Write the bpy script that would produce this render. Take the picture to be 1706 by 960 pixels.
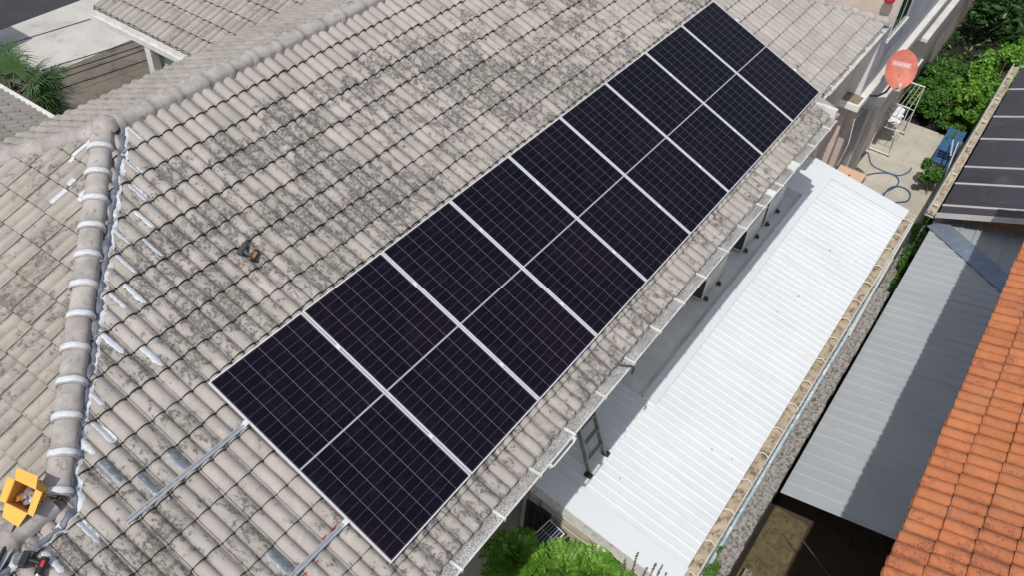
import bpy, bmesh, math, random
from mathutils import Vector, Matrix
R_ = math.radians
random.seed(7)
scene = bpy.context.scene
for o in list(bpy.data.objects):
    bpy.data.objects.remove(o)
COL = scene.collection
# ------------------------------------------------------------------ camera
# World: X along the eaves, Y horizontal uphill, Z up. All building is written
# with heights relative to the top edge of the solar array; everything is lifted by LIFT at the end.
LIFT = 6.3
cam_d = bpy.data.cameras.new("camera")
cam = bpy.data.objects.new("camera", cam_d)
COL.objects.link(cam)
cam_d.sensor_width = 36.0
cam_d.lens = 1439.4034 / 1706.0 * 36.0
cam_d.clip_start = 0.1
cam_d.clip_end = 2000
S22 = R_(22.0)
CS, SN = math.cos(S22), math.sin(S22)
RP = ((0.57817257, 0.73015879, -0.36412172), (-0.53440194, 0.67611416, 0.50723191), (0.61654769, -0.09868023, 0.78110893))
BM = ((1, 0, 0), (0, -CS, SN), (0, -SN, -CS))
def mm(a, b):
    return [[sum(a[i][k] * b[k][j] for k in range(3)) for j in range(3)] for i in range(3)]
BT = [[BM[j][i] for j in range(3)] for i in range(3)]
RW = mm(RP, BT)
CP = (-2.73451563, 2.16609924, -7.43564161)
CW = Vector([sum(BM[i][k] * CP[k] for k in range(3)) for i in range(3)])
m = Matrix.Identity(4)
for i in range(3):
    m[i][0] = RW[0][i]; m[i][1] = -RW[1][i]; m[i][2] = -RW[2][i]; m[i][3] = CW[i]
m[2][3] += LIFT
cam.matrix_world = m
scene.camera = cam
# ------------------------------------------------------------------ world, sun, exposure
sunvec = Vector((-0.65, -0.10, 1.0)).normalized()       # towards the sun
elev = math.asin(sunvec.z)
w = bpy.data.worlds.new("World")
scene.world = w
w.use_nodes = True
nt = w.node_tree
bg = nt.nodes["Background"]
sky = nt.nodes.new("ShaderNodeTexSky")
sky.sky_type = 'NISHITA'
sky.sun_disc = False
sky.sun_elevation = elev
sky.sun_rotation = math.atan2(sunvec.x, sunvec.y)
sky.air_density = 1.0
sky.dust_density = 1.5
hsv = nt.nodes.new('ShaderNodeHueSaturation')
hsv.inputs['Saturation'].default_value = 0.62
nt.links.new(sky.outputs[0], hsv.inputs['Color'])
nt.links.new(hsv.outputs[0], bg.inputs[0])
bg.inputs[1].default_value = 0.13
sd = bpy.data.lights.new("sun", 'SUN')
sd.energy = 3.0
sd.angle = R_(0.55)
sd.color = (1.0, 0.965, 0.91)
so = bpy.data.objects.new("sun", sd)
COL.objects.link(so)
so.rotation_euler = sunvec.to_track_quat('Z', 'Y').to_euler()
scene.view_settings.view_transform = 'Standard'
scene.view_settings.look = 'None'
scene.view_settings.exposure = 0.10
scene.view_settings.gamma = 1.0
scene.view_settings.use_curve_mapping = False

# ------------------------------------------------------------------ material helpers
class NT:
    def __init__(s, name):
        s.m = bpy.data.materials.new(name); s.m.use_nodes = True
        s.t = s.m.node_tree; s.b = s.t.nodes["Principled BSDF"]
        s.tc = None
    def n(s, typ, **kw):
        nd = s.t.nodes.new(typ)
        for k, v in kw.items(): setattr(nd, k, v)
        return nd
    def l(s, a, b): s.t.links.new(a, b)
    def sock(s, v, inp):
        if isinstance(v, (int, float)): inp.default_value = v
        elif isinstance(v, (tuple, list)): inp.default_value = (*v, 1) if len(v) == 3 and len(inp.default_value) == 4 else v
        else: s.l(v, inp)
    def coord(s, kind='UV', scale=(1, 1, 1), rot=(0, 0, 0)):
        tc = s.n("ShaderNodeTexCoord"); mp = s.n("ShaderNodeMapping")
        mp.inputs['Scale'].default_value = scale; mp.inputs['Rotation'].default_value = rot
        s.l(tc.outputs[kind], mp.inputs[0]); return mp.outputs[0]
    def math(s, op, a, b=0.0, c=None, clamp=False):
        nd = s.n("ShaderNodeMath", operation=op, use_clamp=clamp)
        s.sock(a, nd.inputs[0]); s.sock(b, nd.inputs[1])
        if c is not None: s.sock(c, nd.inputs[2])
        return nd.outputs[0]
    def noise(s, vec, scale, detail=5, rough=0.55, dist=0.0, out='Fac'):
        nd = s.n("ShaderNodeTexNoise"); s.l(vec, nd.inputs['Vector'])
        nd.inputs['Scale'].default_value = scale; nd.inputs['Detail'].default_value = detail
        nd.inputs['Roughness'].default_value = rough; nd.inputs['Distortion'].default_value = dist
        return nd.outputs[out]
    def vor(s, vec, scale, out='Distance', feature='F1'):
        nd = s.n("ShaderNodeTexVoronoi", feature=feature); s.l(vec, nd.inputs['Vector'])
        nd.inputs['Scale'].default_value = scale; return nd.outputs[out]
    def ramp(s, fac, lo, hi, a=0.0, b=1.0, smooth=True):
        nd = s.n("ShaderNodeMapRange", interpolation_type='SMOOTHSTEP' if smooth else 'LINEAR')
        s.sock(fac, nd.inputs[0])
        for i, v in ((1, lo), (2, hi), (3, a), (4, b)): s.sock(v, nd.inputs[i])
        return nd.outputs[0]
    def mix(s, fac, a, b, blend='MIX'):
        nd = s.n("ShaderNodeMix", data_type='RGBA', blend_type=blend)
        s.sock(fac, nd.inputs[0]); s.sock(a, nd.inputs[6]); s.sock(b, nd.inputs[7])
        return nd.outputs[2]
    def white(s, vec):
        nd = s.n("ShaderNodeTexWhiteNoise", noise_dimensions='3D'); s.l(vec, nd.inputs['Vector']); return nd.outputs['Value']
    def sep(s, vec):
        nd = s.n("ShaderNodeSeparateXYZ"); s.l(vec, nd.inputs[0]); return nd.outputs
    def comb(s, x, y, z=0.0):
        nd = s.n("ShaderNodeCombineXYZ"); s.sock(x, nd.inputs[0]); s.sock(y, nd.inputs[1]); s.sock(z, nd.inputs[2]); return nd.outputs[0]
    def bump(s, h, strength=0.3, dist=0.01):
        nd = s.n("ShaderNodeBump"); nd.inputs['Strength'].default_value = strength; nd.inputs['Distance'].default_value = dist
        s.l(h, nd.inputs['Height']); s.l(nd.outputs[0], s.b.inputs['Normal'])
    def done(s, col=None, rough=0.7, metal=0.0, spec=0.5):
        if col is not None: s.sock(col, s.b.inputs['Base Color'])
        s.sock(rough, s.b.inputs['Roughness']); s.b.inputs['Metallic'].default_value = metal
        s.b.inputs['Specular IOR Level'].default_value = spec
        return s.m

def plain(name, col, rough=0.6, metal=0.0, var=0.25, scale=9.0, spec=0.5, bump=0.0, dark=None, dthr=0.62):
    k = NT(name); v = k.coord('Object')
    f = k.noise(v, scale, 6, 0.6)
    c2 = tuple(c * (1 - var) for c in col)
    c = k.mix(k.ramp(f, 0.35, 0.7), col, c2)
    if dark:
        g = k.noise(v, scale * 2.3, 8, 0.7, 0.5)
        c = k.mix(k.ramp(g, dthr - 0.07, dthr + 0.07), c, dark)
    if bump: k.bump(k.noise(v, scale * 8, 5), bump, 0.01)
    return k.done(c, rough, metal, spec)

def tile_mat(name, base, base2, lichen, amount, tw=0.298, th=0.30, clean=None, grime=0.7, line=0.3):
    """concrete roof tiles: UV is metres along the eave (x) and down the slope (y)"""
    k = NT(name); v = k.coord('UV'); x, y, z = k.sep(v)
    tx = k.math('FLOOR', k.math('DIVIDE', x, tw)); ty = k.math('FLOOR', k.math('DIVIDE', y, th))
    rnd = k.white(k.comb(tx, ty)); rnd2 = k.white(k.comb(ty, tx, 3.0))
    big = k.noise(v, 0.55, 3, 0.5); mid = k.noise(v, 3.0, 6, 0.65)
    c = k.mix(k.ramp(mid, 0.3, 0.72), base, base2)
    c = k.mix(k.math('MULTIPLY', rnd, 0.35), c, tuple(a * 0.72 for a in base2))
    # pale washed areas
    c = k.mix(k.math('MULTIPLY', k.ramp(k.noise(v, 7.0, 6, 0.7, 0.6), 0.55, 0.72), 0.55), c, tuple(min(1, a * 1.22) for a in base))
    # tall-grained stains, slightly stretched along the slope
    fx = k.math('MULTIPLY', k.math('FRACT', k.math('DIVIDE', x, tw)), tw)
    vs = k.comb(k.math('MULTIPLY', x, 1.0), k.math('MULTIPLY', y, 0.72), rnd2)
    n1 = k.noise(vs, 9.0, 6, 0.62, 0.5)                    # hand-sized clusters
    n2 = k.noise(vs, 34.0, 9, 0.78, 0.25)                   # ragged specks
    n3 = k.noise(v, 2.0, 4, 0.55)
    # painted shade and dirt in the channels between rolls and at side laps
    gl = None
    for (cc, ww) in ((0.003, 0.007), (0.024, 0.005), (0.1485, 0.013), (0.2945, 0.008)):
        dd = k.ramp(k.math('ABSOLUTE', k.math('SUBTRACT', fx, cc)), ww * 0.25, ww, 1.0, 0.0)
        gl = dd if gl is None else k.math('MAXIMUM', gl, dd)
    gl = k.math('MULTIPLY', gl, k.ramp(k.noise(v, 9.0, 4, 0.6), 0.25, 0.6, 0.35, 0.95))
    
    cl = k.math('ADD', k.math('MULTIPLY', n1, 0.62), k.math('MULTIPLY', n3, 0.38))
    cl = k.math('ADD', cl, k.math('MULTIPLY', k.math('SUBTRACT', big, 0.5), 0.34))
    cl = k.math('ADD', cl, k.math('MULTIPLY', k.math('SUBTRACT', rnd, 0.5), 0.05))
    cl = k.math('ADD', cl, 0.055 * (amount - 1.0))
    if clean is not None:
        for (axis, lo, hi, add) in clean:
            s_ = {'x': x, 'y': y}[axis]
            cl = k.math('SUBTRACT', cl, k.ramp(s_, lo, hi, 0.0, add))
    m1 = k.ramp(cl, 0.43, 0.60)
    sthr = k.math('SUBTRACT', 0.645, k.math('MULTIPLY', m1, 0.185))
    f1 = k.ramp(k.math('SUBTRACT', n2, sthr), -0.022, 0.075)
    lich2 = tuple(min(1, a * 1.9 + 0.03) for a in lichen)
    lc = k.mix(k.ramp(k.noise(v, 55.0, 3, 0.6), 0.35, 0.65), lichen, lich2)
    c = k.mix(k.math('MULTIPLY', m1, 0.22), c, lich2)
    c = k.mix(k.math('MULTIPLY', f1, 0.80), c, lc)
    gy = k.ramp(k.math('ABSOLUTE', k.math('SUBTRACT', k.math('FRACT', k.math('DIVIDE', k.math('ADD', y, 0.012), th)), 0.07)), 0.02, 0.07, 1.0, 0.0)  # dark line painted for the gap shade and dirt under each course
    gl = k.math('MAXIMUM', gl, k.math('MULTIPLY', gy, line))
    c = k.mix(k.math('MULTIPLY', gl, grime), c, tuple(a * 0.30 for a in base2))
    # warm / greenish tinge of algae
    c = k.mix(k.math('MULTIPLY', k.ramp(k.noise(v, 1.7, 5, 0.6), 0.5, 0.7), 0.18), c, (0.20, 0.19, 0.12))
    # speckle
    sp = k.noise(v, 140.0, 2, 0.6)
    c = k.mix(k.math('MULTIPLY', k.ramp(sp, 0.60, 0.75), 0.35), c, tuple(a * 0.45 for a in base2))
    k.bump(k.math('ADD', k.math('MULTIPLY', sp, 0.5), n2), 0.35, 0.006)
    return k.done(c, 0.9, 0.0, 0.25)

def sheet_mat(name, col, col2, rough=0.45, metal=0.0, dirt=0.15):
    k = NT(name); v = k.coord('UV')
    c = k.mix(k.ramp(k.noise(v, 0.9, 5, 0.6), 0.3, 0.7), col, col2)
    st = k.noise(k.coord('UV', (7, 0.8, 1)), 1.0, 6, 0.65)
    c = k.mix(k.math('MULTIPLY', k.ramp(st, 0.5, 0.75), dirt), c, tuple(a * 0.6 for a in col2))
    spk = k.noise(v, 22, 4, 0.8)
    c = k.mix(k.math('MULTIPLY', k.ramp(spk, 0.70, 0.78), 0.35), c, tuple(a * 0.35 for a in col2))
    return k.done(c, k.ramp(st, 0.2, 0.8, rough, rough + 0.15), metal, 0.4)

def leaf_mat(name, a, b, c3, transl=0.35):
    k = NT(name); v = k.coord('UV'); x, y, z = k.sep(v)
    c = k.mix(k.ramp(x, 0.0, 0.6, smooth=False), a, b)
    c = k.mix(k.ramp(x, 0.7, 1.0, smooth=False), c, c3)
    k.done(c, 0.42, 0.0, 0.5)
    tr = k.n("ShaderNodeBsdfTranslucent"); k.l(c, tr.inputs[0])
    mx = k.n("ShaderNodeMixShader"); mx.inputs[0].default_value = transl
    out = k.t.nodes["Material Output"]
    k.l(k.b.outputs[0], mx.inputs[1]); k.l(tr.outputs[0], mx.inputs[2]); k.l(mx.outputs[0], out.inputs[0])
    return k.m

def concrete_mat(name, col, stain, amt=0.5, scale=3.0, joint=None, jw=0.012, rough=0.9, kind='Object'):
    k = NT(name); v = k.coord(kind); x, y, z = k.sep(v)
    c = k.mix(k.ramp(k.noise(v, scale, 7, 0.65), 0.3, 0.7), col, tuple(a * 0.78 for a in col))
    g = k.noise(v, scale * 2.1, 10, 0.75, 0.35)
    c = k.mix(k.math('MULTIPLY', k.ramp(g, 0.62 - 0.2 * amt, 0.72 - 0.1 * amt), 0.85), c, stain)
    if joint:
        fx = k.math('FRACT', k.math('DIVIDE', x, joint)); fy = k.math('FRACT', k.math('DIVIDE', y, joint))
        j = k.math('MAXIMUM', k.math('LESS_THAN', fx, jw / joint), k.math('LESS_THAN', fy, jw / joint))
        tn_ = k.white(k.comb(k.math('FLOOR', k.math('DIVIDE', x, joint)), k.math('FLOOR', k.math('DIVIDE', y, joint))))
        c = k.mix(k.math('MULTIPLY', tn_, 0.22), c, tuple(a * 0.6 for a in col))
        c = k.mix(k.math('MULTIPLY', j, 0.45), c, tuple(a * 0.45 for a in col))
    k.bump(k.noise(v, scale * 14, 6, 0.7), 0.4, 0.01)
    return k.done(c, rough, 0, 0.25)

M = {}
M['tile'] = tile_mat('weathered grey tile', (0.430, 0.393, 0.358), (0.350, 0.320, 0.292), (0.048, 0.042, 0.038), 1.42,
                     clean=[('x', 10.2, 11.2, 0.15), ('y', -1.9, -2.45, 0.16), ('x', 1.0, -0.6, 0.03)])
M['tile_hip'] = tile_mat('sunlit hip tile', (0.42, 0.383, 0.335), (0.345, 0.313, 0.272), (0.075, 0.066, 0.055), 1.25, grime=1.0)  # warmer grey tile tone, stronger painted shade between the rolls
M['tile_back'] = tile_mat('grey back tile', (0.37, 0.34, 0.305), (0.30, 0.275, 0.245), (0.13, 0.115, 0.10), 0.6)
M['tile_wing'] = tile_mat('grey wing tile', (0.40, 0.37, 0.33), (0.33, 0.305, 0.27), (0.12, 0.10, 0.085), 0.0)
M['orange'] = tile_mat('orange tile', (0.50, 0.185, 0.078), (0.40, 0.138, 0.056), (0.17, 0.052, 0.026), 0.7, line=0.85)
M['edge_g'] = plain('mouldy tile edge', (0.075, 0.062, 0.055), 0.95, var=0.4, scale=20, spec=0.1)  # near-black colour paints the course-gap shadow together with mould
M['edge_o'] = plain('grimy orange tile edge', (0.16, 0.035, 0.018), 0.95, var=0.4, scale=20, spec=0.1)  # same gap shadow and dirt painted in dark red
M['cap'] = plain('grey ridge cap', (0.42, 0.385, 0.36), 0.85, var=0.3, scale=5, spec=0.3, bump=0.2, dark=(0.24, 0.21, 0.18), dthr=0.6)
M['seal'] = plain('white roof sealant', (0.60, 0.62, 0.65), 0.55, var=0.18, scale=30, bump=0.3)
M['seal_grey'] = plain('blue grey sealant', (0.17, 0.185, 0.225), 0.6, var=0.4, scale=14, bump=0.4, dark=(0.5, 0.52, 0.55), dthr=0.68)
M['tape'] = plain('aluminium flashing tape', (0.19, 0.215, 0.255), 0.5, 0.2, var=0.4, scale=12, dark=(0.42, 0.41, 0.38), dthr=0.6)
M['alu'] = plain('anodised aluminium', (0.50, 0.52, 0.54), 0.38, 0.6, var=0.12, scale=20)
M['frame'] = plain('silver panel frame', (0.74, 0.75, 0.76), 0.42, 0.2, var=0.08, scale=20)
M['white_roof'] = sheet_mat('white painted sheet', (0.715, 0.745, 0.765), (0.67, 0.705, 0.73), 0.5, 0.0, 0.28)
M['grey_roof'] = sheet_mat('grey painted sheet', (0.39, 0.41, 0.42), (0.35, 0.37, 0.385), 0.38, 0.0, 0.2)
M['flash'] = plain('blue grey flashing', (0.24, 0.29, 0.37), 0.35, 0.3, var=0.25, scale=3)
M['white'] = plain('white painted metal', (0.70, 0.69, 0.66), 0.5, var=0.2, scale=6, dark=(0.33, 0.29, 0.23), dthr=0.68)
M['gutter'] = plain('weathered gutter', (0.68, 0.66, 0.62), 0.6, var=0.25, scale=5, dark=(0.28, 0.24, 0.2), dthr=0.62)
M['wall_cream'] = concrete_mat('cream render', (0.58, 0.53, 0.45), (0.40, 0.35, 0.29), 0.15, 1.2)
M['wall_pink'] = concrete_mat('pinkish render', (0.62, 0.51, 0.44), (0.45, 0.36, 0.3), 0.1, 1.2)
M['wall_grey'] = concrete_mat('grey render', (0.50, 0.50, 0.51), (0.40, 0.40, 0.41), 0.1, 1.0)
M['wall_white'] = concrete_mat('white render', (0.72, 0.69, 0.65), (0.5, 0.46, 0.42), 0.1, 1.4)
M['slab'] = concrete_mat('painted grey slab', (0.80, 0.82, 0.81), (0.58, 0.59, 0.57), 0.15, 2.0, rough=0.7)
M['moss'] = concrete_mat('mossy concrete', (0.38, 0.355, 0.325), (0.035, 0.033, 0.028), 0.95, 9.0)
M['debris'] = concrete_mat('leaf debris', (0.52, 0.43, 0.31), (0.085, 0.06, 0.04), 0.85, 3.5)
M['dirty'] = concrete_mat('dirty ledge top', (0.30, 0.24, 0.18), (0.07, 0.055, 0.04), 0.8, 7.0)
M['patio'] = concrete_mat('patio tile', (0.56, 0.52, 0.44), (0.33, 0.29, 0.22), 0.25, 1.5, joint=0.6)
M['drive'] = concrete_mat('pale driveway concrete', (0.54, 0.52, 0.48), (0.32, 0.30, 0.26), 0.4, 0.8)
M['drive_old'] = concrete_mat('stained driveway concrete', (0.185, 0.16, 0.125), (0.075, 0.062, 0.048), 0.75, 0.9)
M['asphalt'] = concrete_mat('asphalt', (0.055, 0.055, 0.06), (0.04, 0.04, 0.045), 0.3, 1.0)
M['soil'] = concrete_mat('dark soil', (0.028, 0.024, 0.018), (0.010, 0.012, 0.007), 0.7, 2.0)  # near-black to paint in the deep shade below the trees
M['yard'] = concrete_mat('damp yard floor', (0.085, 0.065, 0.045), (0.03, 0.028, 0.018), 0.6, 1.3)  # dark brown floor with darker blotches
M['mossy_soil'] = concrete_mat('mossy earth', (0.16, 0.125, 0.07), (0.035, 0.05, 0.016), 0.75, 7.0)
M['black'] = plain('black plastic', (0.018, 0.018, 0.02), 0.45, var=0.3, scale=30)
M['dkgrey'] = plain('dark grey plastic', (0.07, 0.075, 0.078), 0.5, var=0.3, scale=30)
M['copper'] = plain('amber plastic', (0.45, 0.16, 0.03), 0.4, var=0.4, scale=60)
M['red'] = plain('red plastic', (0.5, 0.03, 0.05), 0.45, var=0.2)
M['crimson'] = plain('crimson cloth strip', (0.40, 0.02, 0.05), 0.7, var=0.3, scale=20)
M['ac'] = plain('aged ac enamel', (0.74, 0.73, 0.68), 0.5, var=0.12, scale=3, dark=(0.42, 0.40, 0.35), dthr=0.7)
M['ladder'] = plain('scuffed ladder aluminium', (0.38, 0.37, 0.35), 0.5, 0.6, var=0.3, scale=12, dark=(0.2, 0.19, 0.18), dthr=0.62)
M['film'] = plain('dark tinted roof film', (0.055, 0.052, 0.062), 0.42, var=0.2, scale=0.8, spec=0.5, dark=(0.085, 0.08, 0.085), dthr=0.62)
M['bar'] = plain('pale glazing bar', (0.52, 0.50, 0.50), 0.5, var=0.15, scale=5)
M['blue'] = plain('blue plastic', (0.06, 0.16, 0.32), 0.5, var=0.3, scale=15)
M['hose'] = plain('blue hose', (0.05, 0.13, 0.25), 0.45, var=0.2, scale=10)
M['pipe_blue'] = plain('pale blue pipe', (0.42, 0.56, 0.60), 0.4, var=0.2, scale=4, dark=(0.7, 0.74, 0.75), dthr=0.55)
M['dish'] = plain('faded red dish', (0.55, 0.150, 0.095), 0.55, var=0.25, scale=6)
M['sticker'] = plain('faded sticker', (0.60, 0.33, 0.32), 0.6, var=0.3, scale=40)
M['sticker2'] = plain('pale sticker marks', (0.64, 0.42, 0.42), 0.6, var=0.1, scale=40)
M['peach'] = plain('peach table top', (0.72, 0.47, 0.31), 0.6, var=0.15, scale=3)
M['glass_dark'] = plain('dark glass', (0.015, 0.03, 0.03), 0.08, var=0.2, scale=2)
M['louvre'] = plain('grey louvre', (0.33, 0.33, 0.33), 0.5, var=0.2, scale=8)
M['cloth'] = plain('white cloth', (0.72, 0.72, 0.74), 0.9, var=0.12, scale=12, bump=0.4)
M['rustwire'] = plain('rusty wire', (0.13, 0.06, 0.045), 0.8, var=0.3, scale=20)
M['trunk'] = plain('bark', (0.16, 0.12, 0.085), 0.9, var=0.4, scale=12, bump=0.6)
M['pale_trunk'] = plain('pale bark', (0.36, 0.33, 0.27), 0.9, var=0.4, scale=12, bump=0.6, dark=(0.1, 0.09, 0.07), dthr=0.55)
M['brickred'] = plain('red brown paint', (0.33, 0.09, 0.04), 0.7, var=0.3, scale=3)
M['steel'] = plain('chrome steel', (0.6, 0.6, 0.62), 0.25, 0.9, var=0.1)
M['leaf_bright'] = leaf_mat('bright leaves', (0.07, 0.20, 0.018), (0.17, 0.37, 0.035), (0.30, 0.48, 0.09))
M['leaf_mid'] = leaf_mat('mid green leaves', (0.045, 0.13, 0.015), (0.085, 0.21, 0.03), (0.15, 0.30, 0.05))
M['leaf_dark'] = leaf_mat('dark leaves', (0.015, 0.045, 0.01), (0.03, 0.085, 0.015), (0.05, 0.12, 0.02), 0.2)  # colour darkened to paint in the deep shade among the foliage
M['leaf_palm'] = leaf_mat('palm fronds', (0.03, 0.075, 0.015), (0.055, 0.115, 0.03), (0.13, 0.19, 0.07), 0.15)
M['spike'] = leaf_mat('dark flower spikes', (0.10, 0.09, 0.09), (0.14, 0.13, 0.12), (0.10, 0.14, 0.06), 0.1)
def box_mat():
    k = NT('yellow cardboard'); v = k.coord('Object')
    c = k.mix(k.ramp(k.noise(v, 3, 5), 0.3, 0.7), (0.78, 0.42, 0.085), (0.66, 0.35, 0.07))
    return k.done(c, 0.75, 0, 0.3)
M['card'] = box_mat()
M['card_in'] = plain('cardboard inside', (0.42, 0.22, 0.06), 0.85, var=0.2, scale=10)
M['ink'] = plain('dark print', (0.10, 0.06, 0.03), 0.8)
M['bag'] = plain('clear plastic bag', (0.36, 0.31, 0.32), 0.2, var=0.5, scale=40, dark=(0.12, 0.08, 0.07), dthr=0.52)

def cell_mat():
    k = NT('solar cells'); v = k.coord('UV'); x, y, z = k.sep(v)
    mg = 0.020; pu = (1.134 - 2 * mg) / 6.0; pv = (2.278 / 2 - mg - 0.008) / 12.0
    xx = k.math('SUBTRACT', x, mg)
    half = k.math('GREATER_THAN', y, 1.139)
    yy = k.math('SUBTRACT', y, k.math('ADD', mg, k.math('MULTIPLY', half, 1.139 + 0.008 - mg)))
    def line(a, p, wd):
        f = k.math('FRACT', k.math('DIVIDE', a, p))
        d = k.math('MINIMUM', f, k.math('SUBTRACT', 1.0, f))
        return k.math('LESS_THAN', d, wd / p)
    lx = line(xx, pu, 0.0018); ly = line(yy, pv, 0.0011)
    mid = k.math('LESS_THAN', k.math('ABSOLUTE', k.math('SUBTRACT', y, 1.139)), 0.0075)
    edge = k.math('GREATER_THAN', k.math('ABSOLUTE', k.math('SUBTRACT', x, 0.567)), 0.547)
    cx = k.math('FLOOR', k.math('DIVIDE', xx, pu)); cy = k.math('FLOOR', k.math('DIVIDE', yy, pv))
    oi = k.n("ShaderNodeObjectInfo")
    rnd = k.white(k.comb(cx, cy, k.math('MULTIPLY', oi.outputs['Random'], 50.0)))
    c = k.mix(rnd, (0.0030, 0.0032, 0.0070), (0.0050, 0.0040, 0.0085))
    big = k.noise(k.comb(x, y, k.math('MULTIPLY', oi.outputs['Random'], 9.0)), 0.8, 3, 0.5)
    c = k.mix(k.ramp(big, 0.4, 0.7), c, (0.0075, 0.0042, 0.0095))  # purple blotches painted for the reflected sheen on the glass
    bus = line(xx, pu / 10.0, 0.0010)
    c = k.mix(k.math('MULTIPLY', bus, 0.05), c, (0.28, 0.27, 0.31))
    c = k.mix(k.math('MULTIPLY', ly, 0.27), c, (0.34, 0.33, 0.42))
    c = k.mix(k.math('MULTIPLY', lx, 0.42), c, (0.42, 0.42, 0.47))
    c = k.mix(mid, c, (0.36, 0.36, 0.40))
    c = k.mix(k.math('MULTIPLY', edge, 0.25), c, (0.2, 0.2, 0.22))
    dust = k.noise(v, 5.0, 8, 0.7)
    c = k.mix(k.math('MULTIPLY', k.ramp(dust, 0.5, 0.8), 0.025), c, (0.5, 0.48, 0.44))
    return k.done(c, k.ramp(dust, 0.3, 0.7, 0.12, 0.22), 0, 0.11)
M['cell'] = cell_mat()
def guard_mat():
    k = NT('perforated gutter guard'); v = k.coord('UV', (1, 1, 1), (0, 0, 0.6))
    d = k.vor(v, 80.0)
    hole = k.ramp(d, 0.32, 0.5, 0.95, 0.0)
    c = k.mix(k.ramp(k.noise(v, 3, 6), 0.35, 0.7), (0.50, 0.49, 0.47), (0.34, 0.33, 0.31))
    c = k.mix(hole, c, (0.02, 0.02, 0.02))
    return k.done(c, 0.55, 0.1, 0.4)
M['guard'] = guard_mat()
def minicell():
    k = NT('small panel cells'); v = k.coord('UV'); x, y, z = k.sep(v)
    fx = k.math('FRACT', k.math('MULTIPLY', x, 6.0)); fy = k.math('FRACT', k.math('MULTIPLY', y, 2.0))
    j = k.math('MAXIMUM', k.math('LESS_THAN', fx, 0.14), k.math('LESS_THAN', fy, 0.04))
    fz = k.math('LESS_THAN', k.math('FRACT', k.math('MULTIPLY', y, 18.0)), 0.12)
    c = k.mix(j, (0.012, 0.014, 0.04), (0.5, 0.5, 0.52))
    c = k.mix(k.math('MULTIPLY', fz, 0.25), c, (0.3, 0.3, 0.4))
    return k.done(c, 0.25, 0, 0.5)
M['minicell'] = minicell()

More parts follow.
